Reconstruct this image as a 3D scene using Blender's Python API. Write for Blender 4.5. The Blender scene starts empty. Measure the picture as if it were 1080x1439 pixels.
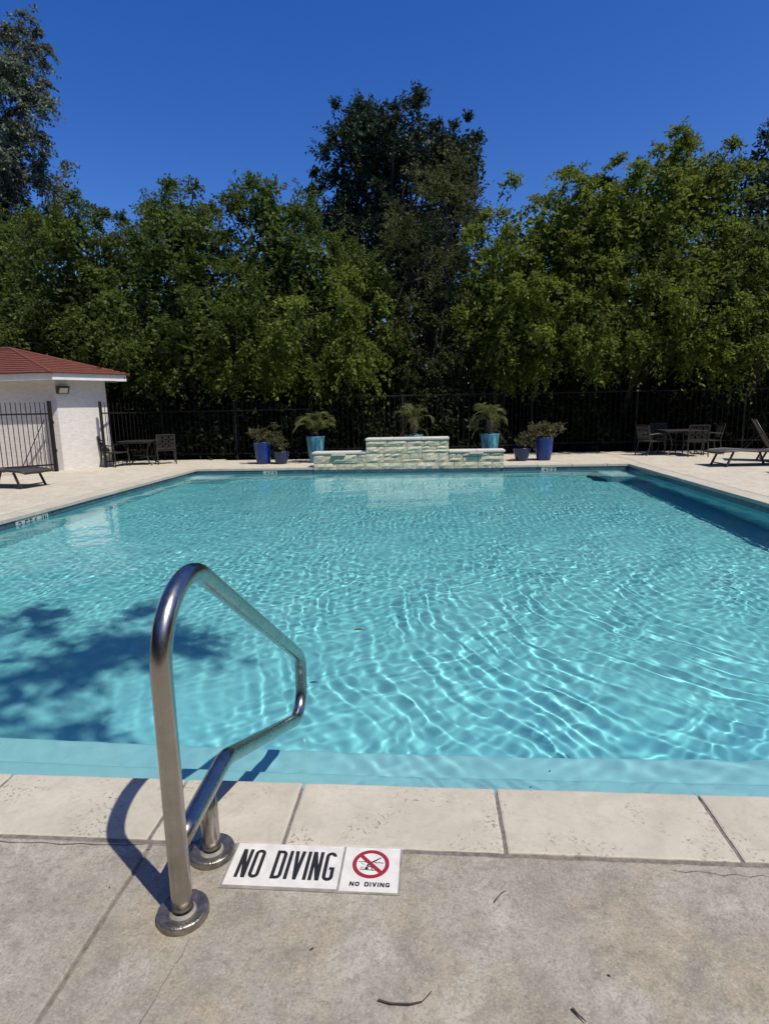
import bpy, bmesh, math, random
import numpy as np
from mathutils import Vector, Matrix

# ------------------------------------------------------------------ camera, sky, sun, exposure
scene = bpy.context.scene
C = scene.collection
CAM_H = 1.1994
PITCH, YAW, ROLL, FOC = 0.173605, 0.080172, 0.020578, 0.76938
cam_d = bpy.data.cameras.new('camera'); cam = bpy.data.objects.new('camera', cam_d); C.objects.link(cam)
scene.camera = cam
cam_d.sensor_fit = 'HORIZONTAL'; cam_d.sensor_width = 36.0; cam_d.lens = 36.0 * FOC
cam_d.clip_start = 0.05; cam_d.clip_end = 3000
_fw = Vector((-math.sin(YAW) * math.cos(PITCH), math.cos(YAW) * math.cos(PITCH), -math.sin(PITCH)))
_rt = Vector((math.cos(YAW), math.sin(YAW), 0)); _up = _rt.cross(_fw)
_r2 = math.cos(ROLL) * _rt - math.sin(ROLL) * _up; _u2 = math.cos(ROLL) * _up + math.sin(ROLL) * _rt
cam.matrix_world = Matrix(((_r2.x, _u2.x, -_fw.x, 0), (_r2.y, _u2.y, -_fw.y, 0), (_r2.z, _u2.z, -_fw.z, CAM_H), (0, 0, 0, 1)))

SUN_TO = Vector((0.46, -0.37, 1.0)).normalized()          # direction towards the sun
elev = math.asin(SUN_TO.z); azim = math.atan2(SUN_TO.x, SUN_TO.y)
world = bpy.data.worlds.new('World'); scene.world = world; world.use_nodes = True
wn = world.node_tree.nodes; wl = world.node_tree.links
bg = wn['Background']
sky = wn.new('ShaderNodeTexSky'); sky.sky_type = 'NISHITA'; sky.sun_disc = False
sky.sun_elevation = elev; sky.sun_rotation = azim
sky.air_density = 1.0; sky.dust_density = 1.0; sky.ozone_density = 5.0; sky.altitude = 0
hs = wn.new('ShaderNodeHueSaturation'); hs.inputs['Saturation'].default_value = 1.33; hs.inputs['Hue'].default_value = 0.518
wl.new(sky.outputs[0], hs.inputs['Color']); wl.new(hs.outputs[0], bg.inputs[0]); bg.inputs[1].default_value = 0.15
sun_d = bpy.data.lights.new('sun', 'SUN'); sun = bpy.data.objects.new('sun', sun_d); C.objects.link(sun)
sun_d.energy = 5.0; sun_d.angle = math.radians(0.53); sun_d.color = (1.0, 0.93, 0.80)
sun.rotation_euler = SUN_TO.to_track_quat('Z', 'Y').to_euler(); sun.location = (6, -6, 14)
sun_d.cycles.is_caustics_light = True
vs = scene.view_settings
vs.view_transform = 'Standard'; vs.look = 'None'; vs.gamma = 1; vs.use_curve_mapping = False; vs.exposure = -0.15
cy = scene.cycles
cy.use_denoising = True
cy.max_bounces = 8; cy.diffuse_bounces = 3; cy.glossy_bounces = 4; cy.transmission_bounces = 6; cy.transparent_max_bounces = 8
cy.caustics_reflective = False; cy.caustics_refractive = True
cy.sample_clamp_indirect = 6.0

rnd = random.Random(7)
RNG = np.random.default_rng(11)

# ------------------------------------------------------------------ helpers
def link(o, parent=None):
    C.objects.link(o)
    if parent is not None: o.parent = parent
    return o
def tag(o, label=None, cat=None, group=None, kind=None):
    if label: o['label'] = label
    if cat: o['category'] = cat
    if group: o['group'] = group
    if kind: o['kind'] = kind
    return o
def thing(name, label, cat, loc=(0, 0, 0), rz=0.0, group=None):
    o = bpy.data.objects.new(name, None); o.empty_display_size = 0.1
    link(o); o.location = loc; o.rotation_euler = (0, 0, rz)
    return tag(o, label, cat, group)
def copy_tree(o, parent=None):
    c = o.copy(); link(c, parent)
    for ch in list(o.children): copy_tree(ch, c)
    return c

class MB:
    def __init__(s): s.v = []; s.f = []
    def add(s, verts, faces):
        n = len(s.v); s.v += [tuple(p) for p in verts]; s.f += [tuple(i + n for i in f) for f in faces]; return s
    def box(s, x0, x1, y0, y1, z0, z1):
        return s.add([(x0,y0,z0),(x1,y0,z0),(x1,y1,z0),(x0,y1,z0),(x0,y0,z1),(x1,y0,z1),(x1,y1,z1),(x0,y1,z1)],
                     [(0,3,2,1),(4,5,6,7),(0,1,5,4),(1,2,6,5),(2,3,7,6),(3,0,4,7)])
    def bar(s, a, b, w, h=None, up=(0, 0, 1)):
        a = Vector(a); b = Vector(b); h = h or w; d = (b - a).normalized(); u = Vector(up)
        if abs(d.dot(u)) > .97: u = Vector((0, 1, 0))
        r = d.cross(u).normalized() * (w / 2); u = r.cross(d).normalized() * (h / 2)
        P = [a-r-u, a+r-u, a+r+u, a-r+u, b-r-u, b+r-u, b+r+u, b-r+u]
        return s.add(P, [(3,2,1,0),(4,5,6,7),(0,1,5,4),(1,2,6,5),(2,3,7,6),(3,0,4,7)])
    def tube(s, pts, rad, n=8, cap=True):
        pts = [Vector(p) for p in pts]; m = len(pts)
        rad = rad if isinstance(rad, (list, tuple)) else [rad] * m
        t0 = (pts[1] - pts[0]).normalized(); u = t0.orthogonal().normalized(); rings = []
        for i, p in enumerate(pts):
            t = (pts[min(i+1, m-1)] - pts[max(i-1, 0)]).normalized()
            u = (u - t * u.dot(t)); u = u.normalized() if u.length > 1e-6 else t.orthogonal().normalized()
            w = t.cross(u)
            rings.append([p + (u * math.cos(2*math.pi*k/n) + w * math.sin(2*math.pi*k/n)) * rad[i] for k in range(n)])
        V = [q for r in rings for q in r]; F = []
        for i in range(m - 1):
            for k in range(n):
                F.append((i*n+k, i*n+(k+1) % n, (i+1)*n+(k+1) % n, (i+1)*n+k))
        if cap: F.append(tuple(range(n-1, -1, -1))); F.append(tuple((m-1)*n+k for k in range(n)))
        return s.add(V, F)
    def lathe(s, prof, n=32, cx=0, cy=0, flute=0.0, fn=0):
        V = []; F = []; m = len(prof)
        for (r, z) in prof:
            for k in range(n):
                a = 2*math.pi*k/n; rr = r * (1 + (flute * abs(math.sin(fn*a/2)) if fn else 0))
                V.append((cx + rr*math.cos(a), cy + rr*math.sin(a), z))
        for i in range(m-1):
            for k in range(n): F.append((i*n+k, i*n+(k+1) % n, (i+1)*n+(k+1) % n, (i+1)*n+k))
        return s.add(V, F)
    def prism(s, poly, z0, z1):
        n = len(poly)
        return s.add([(x, y, z0) for x, y in poly] + [(x, y, z1) for x, y in poly],
                     [tuple(range(n-1, -1, -1)), tuple(range(n, 2*n))] + [(i, (i+1) % n, n+(i+1) % n, n+i) for i in range(n)])
    def mesh(s, name, smooth=False):
        me = bpy.data.meshes.new(name); me.from_pydata(s.v, [], s.f); me.update()
        if smooth: me.polygons.foreach_set('use_smooth', [True]*len(me.polygons))
        return me
    def build(s, name, mat, parent=None, smooth=False, bevel=0, seg=2, autosmooth=False):
        me = s.mesh(name, smooth)
        if bevel:
            bm = bmesh.new(); bm.from_mesh(me)
            bmesh.ops.bevel(bm, geom=list(bm.edges), offset=bevel, segments=seg, affect='EDGES', profile=.6, clamp_overlap=True)
            bm.to_mesh(me); bm.free()
        me.materials.append(mat)
        return link(bpy.data.objects.new(name, me), parent)

def np_mesh(name, V, quads, mat, smooth=False):
    me = bpy.data.meshes.new(name); n = len(V); q = len(quads)
    me.vertices.add(n); me.vertices.foreach_set('co', np.asarray(V, np.float32).ravel())
    me.loops.add(q*4); me.loops.foreach_set('vertex_index', np.asarray(quads, np.int32).ravel())
    me.polygons.add(q); me.polygons.foreach_set('loop_start', np.arange(0, q*4, 4, dtype=np.int32))
    me.polygons.foreach_set('use_smooth', np.full(q, smooth))
    me.update(calc_edges=True); me.materials.append(mat)
    return me

# ------------------------------------------------------------------ materials
class NT:
    def __init__(s, name):
        s.m = bpy.data.materials.new(name); s.m.use_nodes = True; s.t = s.m.node_tree; s.n = s.t.nodes; s.l = s.t.links
        s.b = s.n['Principled BSDF']; s.out = s.n['Material Output']
        s.tc = s.n.new('ShaderNodeTexCoord')
    def link(s, a, b): s.l.new(a, b)
    def coord(s, scale=(1, 1, 1), src='Object'):
        mp = s.n.new('ShaderNodeMapping'); mp.inputs['Scale'].default_value = scale
        s.link(s.tc.outputs[src], mp.inputs[0]); return mp.outputs[0]
    def noise(s, scale, detail=4, rough=.55, vec=None, dist=0.0):
        n = s.n.new('ShaderNodeTexNoise'); n.inputs['Scale'].default_value = scale; n.inputs['Detail'].default_value = detail
        n.inputs['Roughness'].default_value = rough; n.inputs['Distortion'].default_value = dist
        s.link(vec if vec else s.tc.outputs['Object'], n.inputs['Vector']); return n.outputs[0]
    def vor(s, scale, feat='F1', vec=None, out=0):
        n = s.n.new('ShaderNodeTexVoronoi'); n.feature = feat; n.inputs['Scale'].default_value = scale
        s.link(vec if vec else s.tc.outputs['Object'], n.inputs['Vector']); return n.outputs[out]
    def ramp(s, f, stops):
        n = s.n.new('ShaderNodeValToRGB'); e = n.color_ramp.elements
        while len(e) < len(stops): e.new(0.5)
        for i, (p, c) in enumerate(stops):
            e[i].position = p; e[i].color = (c, c, c, 1) if isinstance(c, (int, float)) else (*c, 1)
        s.link(f, n.inputs[0]); return n.outputs[0]
    def mix(s, f, a, b, mode='MIX'):
        n = s.n.new('ShaderNodeMix'); n.data_type = 'RGBA'; n.blend_type = mode
        for k, v in ((0, f), (6, a), (7, b)):
            if hasattr(v, 'links'): s.link(v, n.inputs[k])
            else: n.inputs[k].default_value = v if k == 0 else (*v, 1)
        return n.outputs[2]
    def math(s, op, a, b=None):
        n = s.n.new('ShaderNodeMath'); n.operation = op
        for k, v in ((0, a), (1, b)):
            if v is None: continue
            if hasattr(v, 'links'): s.link(v, n.inputs[k])
            else: n.inputs[k].default_value = v
        return n.outputs[0]
    def bump(s, h, strength=.3, dist=.01, prev=None):
        n = s.n.new('ShaderNodeBump'); n.inputs['Strength'].default_value = strength; n.inputs['Distance'].default_value = dist
        s.link(h, n.inputs['Height'])
        if prev is not None: s.link(prev, n.inputs['Normal'])
        return n.outputs[0]
    def set(s, color=None, rough=None, metal=None, spec=None, normal=None, **kw):
        for key, v in (('Base Color', color), ('Roughness', rough), ('Metallic', metal), ('Specular IOR Level', spec), ('Normal', normal)):
            if v is None: continue
            if hasattr(v, 'links'): s.link(v, s.b.inputs[key])
            else: s.b.inputs[key].default_value = (*v, 1) if key == 'Base Color' else v
        for k, v in kw.items(): s.b.inputs[k.replace('_', ' ')].default_value = v
        return s.m

def m_plain(name, col, rough=.5, metal=0.0, var=.25, scale=8, bump=0.0, bscale=60, spec=.5):
    t = NT(name); n = t.noise(scale, 5)
    c = t.mix(t.ramp(n, [(.3, 0), (.7, 1)]), tuple(x*(1-var) for x in col), tuple(min(1, x*(1+var*.6)) for x in col))
    nr = t.bump(t.noise(bscale, 3), bump, .01) if bump else None
    return t.set(c, rough, metal, spec, nr)

def m_concrete(name, base, dark, warm, pale, contrast=1.0):
    t = NT(name); v = t.coord(); k = contrast
    big = t.noise(1.5, 7, .62, v, .4); mid = t.noise(7.5, 8, .68, v, .4); fine = t.noise(60, 6, .72, v); grit = t.noise(380, 3, .6, v)
    c = t.mix(t.ramp(big, [(.38, 0), (.60, 1)]), dark, base)
    st = t.ramp(t.noise(2.7, 9, .70, v, .6), [(.49, 0), (.58, 1)])                       # tan stains
    c = t.mix(t.math('MULTIPLY', st, .75*k), c, warm)
    pl = t.ramp(t.noise(4.6, 10, .74, v, .9), [(.52, 0), (.64, 1)])                      # pale lime bloom
    c = t.mix(t.math('MULTIPLY', pl, .8*k), c, pale)
    c = t.mix(t.ramp(mid, [(.34, .75*k), (.52, 0)]), c, tuple(x*.72 for x in dark))      # grey mottling
    ag = t.ramp(t.noise(28, 7, .75, v, .3), [(.36, .55*k), (.50, 0), (.60, 0), (.72, .5*k)])
    c = t.mix(ag, c, t.mix(t.ramp(t.noise(28, 7, .75, v, .3), [(.5, 0), (.56, 1)]), tuple(x*.62 for x in dark), tuple(min(1, x*1.12) for x in pale)))
    c = t.mix(t.ramp(fine, [(.30, .6), (.47, 0), (.58, 0), (.75, .4)]), c, t.mix(t.ramp(fine, [(.45, 0), (.55, 1)]), tuple(x*.5 for x in dark), tuple(min(1, x*1.2) for x in pale)))
    sand = t.noise(170, 4, .7, v)
    c = t.mix(t.ramp(sand, [(.34, .55), (.48, 0), (.56, 0), (.70, .4)]), c, t.mix(t.ramp(sand, [(.45, 0), (.55, 1)]), tuple(x*.5 for x in dark), tuple(min(1, x*1.25) for x in pale)))
    speck = t.ramp(t.vor(105, vec=v), [(.10, 1), (.18, 0)])
    gate = t.ramp(t.noise(11, 5, .65, v), [(.54, 0), (.62, 1)])
    c = t.mix(t.math('MULTIPLY', t.math('MULTIPLY', speck, gate), .85), c, tuple(x*.3 for x in dark))
    blot = t.ramp(t.noise(19, 7, .7, v, .5), [(.60, 0), (.66, 1)])
    bg_ = t.ramp(t.noise(2.2, 3, .5, v), [(.48, 0), (.56, 1)])
    c = t.mix(t.math('MULTIPLY', t.math('MULTIPLY', blot, bg_), .75*k), c, tuple(x*.68 for x in warm))
    n1 = t.bump(mid, .3, .012); n2 = t.bump(fine, .5, .004, n1); n3 = t.bump(grit, .4, .0015, n2)
    return t.set(c, .85, 0, .2, n3)

def m_travertine(name, base=(.525, .485, .40), seed=0.0, amt=1.0):
    t = NT(name)
    oi = t.n.new('ShaderNodeObjectInfo'); mp = t.n.new('ShaderNodeMapping')
    t.link(t.tc.outputs['Object'], mp.inputs[0])
    cmb = t.n.new('ShaderNodeCombineXYZ'); t.link(t.math('MULTIPLY', oi.outputs['Random'], 40), cmb.inputs[0]); t.link(t.math('MULTIPLY', oi.outputs['Random'], 17), cmb.inputs[1])
    t.link(cmb.outputs[0], mp.inputs['Location']); v = mp.outputs[0]
    big = t.noise(3.0, 6, .6, v, .5); fine = t.noise(55, 5, .65, v)
    c = t.mix(t.ramp(big, [(.35, 0), (.65, 1)]), tuple(x*.87 for x in base), tuple(min(1, x*1.08) for x in base))
    c = t.mix(t.math('MULTIPLY', t.ramp(t.noise(7, 6, .7, v, 1.0), [(.55, 0), (.7, 1)]), .35*amt), c, (.50, .41, .32))
    c = t.mix(t.ramp(fine, [(.3, .3), (.5, 0)]), c, tuple(x*.7 for x in base))
    st = t.n.new('ShaderNodeMapping'); st.inputs['Scale'].default_value = (.55, 1.5, 1); st.inputs['Rotation'].default_value = (0, 0, .35); t.link(v, st.inputs[0])
    pit = t.ramp(t.noise(80, 4, .65, v, .3), [(.575, 0), (.635, 1)])
    gate = t.ramp(t.noise(4.6, 7, .72, v, .3), [(.505, 0), (.60, 1)])
    pm = t.math('MULTIPLY', pit, gate)
    c = t.mix(t.math('MULTIPLY', pm, .85*amt), c, (.15, .12, .10))
    big_p = t.math('MULTIPLY', t.ramp(t.noise(21, 5, .72, v, .9), [(.575, 0), (.635, 1)]), t.ramp(t.noise(3.4, 3, .5, v), [(.47, 0), (.56, 1)]))
    c = t.mix(t.math('MULTIPLY', big_p, .18*amt), c, (.27, .235, .20))
    gm_ = t.ramp(t.noise(15, 8, .75, v, .5), [(.38, .5), (.52, 0)])
    c = t.mix(t.math('MULTIPLY', gm_, amt), c, tuple(x*.74 for x in base))
    pd = t.ramp(t.vor(85, vec=v), [(.09, 1), (.16, 0)])
    gd = t.ramp(t.noise(9, 3, .6, v), [(.52, 0), (.62, 1)])
    pm2 = t.math('MULTIPLY', pd, gd)
    c = t.mix(t.math('MULTIPLY', pm2, .7*amt), c, (.2, .165, .13))
    h = t.math('SUBTRACT', t.math('MULTIPLY', fine, .25), t.math('ADD', pm, t.math('MULTIPLY', pm2, .5)))
    ri = t.mix(t.math('MULTIPLY', oi.outputs['Random'], .22), c, tuple(x*.72 for x in base))
    return t.set(ri, .7, 0, .3, t.bump(h, .6, .004))

def m_leaf(name, col, col2, trans=.28, rough=.6, spec=.18):
    t = NT(name)
    g = t.n.new('ShaderNodeNewGeometry')
    c = t.mix(g.outputs['Random Per Island'], col, col2)
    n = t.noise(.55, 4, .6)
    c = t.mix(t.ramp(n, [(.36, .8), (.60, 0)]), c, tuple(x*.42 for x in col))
    t.set(c, rough, 0, spec)
    tr = t.n.new('ShaderNodeBsdfTranslucent'); t.link(t.mix(.5, c, tuple(min(1, x*1.9) for x in col2)), tr.inputs[0])
    mx = t.n.new('ShaderNodeMixShader'); mx.inputs[0].default_value = trans
    t.link(t.b.outputs[0], mx.inputs[1]); t.link(tr.outputs[0], mx.inputs[2]); t.link(mx.outputs[0], t.out.inputs[0])
    return t.m

def m_steel():
    t = NT('stainless_steel')
    n = t.noise(60, 4, .6, t.coord((1, 1, .06))); n2 = t.noise(9, 6, .65)
    sep = t.n.new('ShaderNodeSeparateXYZ'); t.link(t.tc.outputs['Object'], sep.inputs[0])
    c = t.mix(t.ramp(n2, [(.35, 0), (.7, 1)]), (.36, .335, .30), (.50, .475, .44))
    scale_w = t.ramp(t.noise(24, 6, .7, None, .8), [(.60, 0), (.70, 1)])
    low = t.ramp(sep.outputs['Z'], [(.0, 1), (.08, .25), (.2, .05)])
    c = t.mix(t.math('MULTIPLY', scale_w, low), c, (.62, .62, .60))
    r = t.math('ADD', t.math('MULTIPLY', n, .16), t.math('MULTIPLY', n2, .12))
    r = t.math('ADD', r, t.math('MULTIPLY', t.math('MULTIPLY', scale_w, low), .4))
    return t.set(c, t.math('ADD', r, .12), 1.0, .5, t.bump(n, .05, .002))

def m_plaster(name, lo, hi):
    t = NT(name)
    n = t.noise(1.3, 6, .6, None, .5); f = t.noise(25, 4, .6)
    c = t.mix(t.ramp(n, [(.35, 0), (.65, 1)]), lo, hi)
    c = t.mix(t.ramp(f, [(.35, .18), (.5, 0)]), c, tuple(x*.8 for x in lo))
    return t.set(c, .7, 0, .2)

def m_water():
    t = NT('pool_water')
    t.n.remove(t.b)
    gl = t.n.new('ShaderNodeBsdfGlass'); gl.inputs['IOR'].default_value = 1.333; gl.inputs['Roughness'].default_value = 0.0
    gl.inputs['Color'].default_value = (1, 1, 1, 1)
    t.link(gl.outputs[0], t.out.inputs[0])
    return t.m

def m_stone():
    t = NT('chopped_limestone')
    oi = t.n.new('ShaderNodeObjectInfo')
    n = t.noise(6, 7, .65, None, .4); f = t.noise(45, 5, .7)
    c = t.mix(oi.outputs['Random'], (.64, .555, .39), (.74, .66, .49))
    c = t.mix(t.ramp(n, [(.35, .6), (.6, 0)]), c, (.40, .36, .26))
    c = t.mix(t.ramp(f, [(.3, .5), (.5, 0)]), c, (.30, .28, .22))
    b = t.bump(n, .7, .05); b = t.bump(f, .5, .012, b)
    return t.set(c, .85, 0, .2, b)

def m_tile(name, a, b_):
    t = NT(name); oi = t.n.new('ShaderNodeObjectInfo')
    br = t.n.new('ShaderNodeTexBrick'); br.offset = 0.0; br.inputs['Scale'].default_value = 20; br.inputs['Mortar Size'].default_value = .03
    br.inputs['Brick Width'].default_value = .5; br.inputs['Row Height'].default_value = .5
    c = t.mix(t.ramp(t.noise(30, 2), [(.4, 0), (.6, 1)]), a, b_)
    c = t.mix(t.math('MULTIPLY', oi.outputs['Random'], .4), c, tuple(x*.6 for x in a))
    return t.set(c, .18, 0, .5)

def m_wall():
    t = NT('painted_block')
    v = t.coord((1, 1, 3.2))
    n = t.noise(8, 6, .65, v, .3); f = t.noise(60, 4, .6)
    c = t.mix(t.ramp(n, [(.35, 0), (.65, 1)]), (.60, .57, .535), (.72, .69, .655))
    return t.set(c, .85, 0, .2, t.bump(f, .25, .01, t.bump(n, .35, .02)))

def m_shingle():
    t = NT('red_shingle')
    n = t.noise(14, 5, .6, t.coord((1, 1, 5))); f = t.noise(120, 3); b = t.vor(7, vec=t.coord((1.4, 1.4, 9)), out=1)
    c = t.mix(t.ramp(n, [(.35, 0), (.65, 1)]), (.12, .042, .033), (.21, .078, .06))
    c = t.mix(.35, c, t.mix(b, (.11, .04, .032), (.24, .09, .068)))
    c = t.mix(t.ramp(f, [(.35, .4), (.5, 0)]), c, (.09, .035, .03))
    return t.set(c, .9, 0, .15, t.bump(f, .4, .01))

M = dict(
    deck=m_concrete('stained_concrete', (.385, .355, .298), (.315, .292, .248), (.345, .298, .215), (.475, .442, .385)),
    deck_pale=m_concrete('bleached_concrete', (.60, .555, .455), (.53, .485, .395), (.50, .425, .30), (.66, .62, .52), .8),
    trav=m_travertine('travertine_coping'),
    joint=m_plain('joint_sand', (.19, .17, .148), .95, 0, .4, 60, .4, 200),
    crack=m_plain('crack_dirt', (.10, .088, .075), .95, 0, .3, 60),
    steel=m_steel(),
    plate=m_plain('stained_steel_plate', (.30, .275, .245), .36, .85, .5, 45, .25, 120),
    plaster=m_plaster('water_tinted_plaster', (.185, .65, .71), (.23, .71, .765)),  # blue from light absorbed in deep water, put into the plaster colour
    plaster_pale=m_plaster('shallow_tinted_plaster', (.29, .69, .74), (.33, .73, .78)),  # steps and seats: shallow water's weaker absorption put into a paler colour
    water=m_water(),
    stone=m_stone(),
    cap=m_travertine('cap_limestone', (.66, .63, .56), 0, .5),
    wtile=m_tile('waterline_tile', (.045, .085, .12), (.09, .15, .20)),
    wwhite=m_plain('white_glazed_tile', (.68, .665, .625), .4, 0, .14, 26),
    wgrey=m_plain('shaded_white_tile', (.46, .47, .46), .4, 0, .2, 20),  # depth markers: the coping's shade put into a greyer tile colour
    ink=m_plain('black_glaze', (.022, .021, .022), .4, 0, .3, 200),
    red=m_plain('red_glaze', (.30, .022, .035), .4, 0, .15, 90),
    soil=m_plain('soil', (.045, .034, .022), .95, 0, .5, 3, .6, 30),
    wall=m_wall(), shingle=m_shingle(),
    fascia=m_plain('white_fascia_paint', (.74, .73, .71), .6, 0, .12, 6),
    soffit=m_plain('grey_soffit', (.5, .48, .45), .8, 0, .1, 6),
    iron=m_plain('black_iron', (.004, .004, .004), .7, 0, .4, 30),
    bronze=m_plain('bronze_housing', (.035, .026, .02), .5, 0, .3, 20),
    lens=m_plain('frosted_lens', (.5, .47, .42), .25, 0, .1, 20),
    cobalt=m_plain('cobalt_glaze', (.001, .036, .20), .35, 0, .35, 14),
    navy=m_plain('navy_glaze', (.008, .028, .10), .25, 0, .4, 10),
    turq=None,
    potsoil=m_plain('potting_soil', (.05, .036, .024), .95, 0, .4, 30),
    castalu=m_plain('cast_aluminium', (.028, .026, .024), .5, .0, .35, 20),
    sling=m_plain('charcoal_sling', (.050, .046, .044), .75, 0, .3, 40, .3, 300),
    sling2=m_plain('taupe_sling', (.13, .112, .098), .8, 0, .25, 40, .3, 300),
    frame=m_plain('dark_frame', (.045, .038, .034), .45, .2, .3, 20),
    bark=m_plain('bark', (.030, .025, .020), .95, 0, .45, 6, .8, 14),
    palmbark=m_plain('palm_bark', (.14, .095, .07), .95, 0, .5, 25, .9, 40),
    twig=m_plain('dry_twig', (.075, .05, .038), .9, 0, .4, 80),
    deadleaf=m_plain('dead_leaf', (.06, .045, .025), .8, 0, .4, 30),
)
def m_turq():
    t = NT('turquoise_glaze')
    n = t.noise(5, 5, .6, t.coord((6, 6, .25)), .4)
    c = t.ramp(n, [(.32, (.02, .07, .12)), (.48, (.035, .17, .27)), (.6, (.10, .36, .48)), (.72, (.25, .5, .58))])
    return t.set(c, .22, 0, .5)
M['turq'] = m_turq()
L = dict(
    elm=m_leaf('elm_leaf', (.040, .070, .014), (.135, .180, .032)),
    oak=m_leaf('oak_leaf', (.016, .032, .014), (.046, .070, .034), .15, .55, .25),
    olive=m_leaf('olive_leaf', (.052, .066, .020), (.115, .128, .040)),
    bright=m_leaf('bright_leaf', (.066, .105, .016), (.205, .25, .038), .34),
    grey=m_leaf('grey_leaf', (.080, .110, .072), (.20, .235, .165), .2, .5, .3),
    dark=m_leaf('shade_leaf', (.014, .026, .009), (.030, .044, .014), .15),  # gloom under the canopy put into a near-black leaf colour
    palm=m_leaf('palm_leaf', (.105, .135, .036), (.22, .235, .085), .25, .4),
    shrub=m_leaf('shrub_leaf', (.07, .09, .035), (.17, .15, .075), .25),
    rust=m_leaf('rust_leaf', (.085, .10, .04), (.20, .17, .085), .25),
)

# ------------------------------------------------------------------ pool geometry constants
XL, XR, YN, YF = -4.998, 3.961, 1.727, 12.264       # coping edges
WZ = -0.11                                           # water level
INX0, INX1, INY0, INY1 = XL - .025, XR + .025, YN - .025, YF + .02   # inner wall faces
FLOOR = -1.18

# ------------------------------------------------------------------ ground sheet with a hole for the pool
g = MB(); R_ = 900.0; gx0, gx1, gy0, gy1 = INX0 - .3, INX1 + .3, INY0 - .25, INY1 + .3; gz = -.09
g.add([(-R_,-R_,gz),(R_,-R_,gz),(R_,gy0,gz),(-R_,gy0,gz)], [(0,1,2,3)])
g.add([(-R_,gy1,gz),(R_,gy1,gz),(R_,R_,gz),(-R_,R_,gz)], [(0,1,2,3)])
g.add([(-R_,gy0,gz),(gx0,gy0,gz),(gx0,gy1,gz),(-R_,gy1,gz)], [(0,1,2,3)])
g.add([(gx1,gy0,gz),(R_,gy0,gz),(R_,gy1,gz),(gx1,gy1,gz)], [(0,1,2,3)])
tag(g.build('ground', M['soil']), kind='structure')

# ------------------------------------------------------------------ pool shell
shell = tag(bpy.data.objects.new('pool_shell', None), kind='structure'); link(shell)
T = .3
def sh(name, *b, bev=0):
    o = MB().box(*b).build(name, M['plaster' if 'pool' in name else 'plaster_pale'], shell, bevel=bev, seg=3)
    o.cycles.is_caustics_receiver = True; return o
sh('pool_floor', INX0 - T, INX1 + T, INY0 - T, INY1 + T, FLOOR - .2, FLOOR)
sh('pool_wall', INX0 - T, INX0, INY0, INY1, FLOOR + .0, -.05)
sh('pool_wall', INX1, INX1 + T, INY0, INY1, FLOOR + .0, -.05)
sh('pool_wall', INX0 - T, INX1 + T, INY0 - T + .05, INY0, FLOOR, -.05)
sh('pool_wall', INX0 - T, INX1 + T, INY1, INY1 + T, FLOOR, -.05)
sh('entry_step', INX0 - .02, INX1 + .02, INY0 - .05, 2.08, FLOOR - .05, -.285, bev=.02)
sh('entry_step', INX0 - .02, INX1 + .02, INY0 - .05, 2.40, FLOOR - .05, -.50, bev=.02)
sh('corner_seat', INX0 - .02, INX0 + .85, INY1 - .62, INY1 + .05, FLOOR - .05, -.42, bev=.03)
sh('corner_seat', INX1 - .62, INX1 + .02, INY1 - .95, INY1 + .05, FLOOR - .05, -.42, bev=.03)

# waterline tiles, each a piece
tile_me = MB().box(-.072, .072, -.003, .003, -.072, .072).mesh('tile'); tile_me.materials.append(M['wtile'])
def wtile(x, y, z, rz):
    o = link(bpy.data.objects.new('tile', tile_me), shell); o.location = (x, y, z); o.rotation_euler = (0, 0, rz)
    o.cycles.is_caustics_receiver = True
zt = -.128
STX0, STX1 = -2.455, 1.485
y = 3.0
while y < INY1 - .08:
    if not (6.62 < y < 7.36): wtile(INX0 + .004, y, zt, math.pi/2)
    wtile(INX1 - .004, y, zt, math.pi/2)
    y += .149
x = INX0 + .1
while x < INX1 - .08:
    if not (-3.58 < x < -3.22 or 2.22 < x < 2.57): wtile(x, INY1 - .004, zt, 0)
    x += .149

bk = MB().box(INX0, INX0 + .0006, INY0, INY1, -.20, -.05).box(INX1 - .0006, INX1, INY0, INY1, -.20, -.05).box(INX0, INX1, INY1 - .0006, INY1, -.20, -.05).build('tile_grout', M['wtile'], shell)
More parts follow.
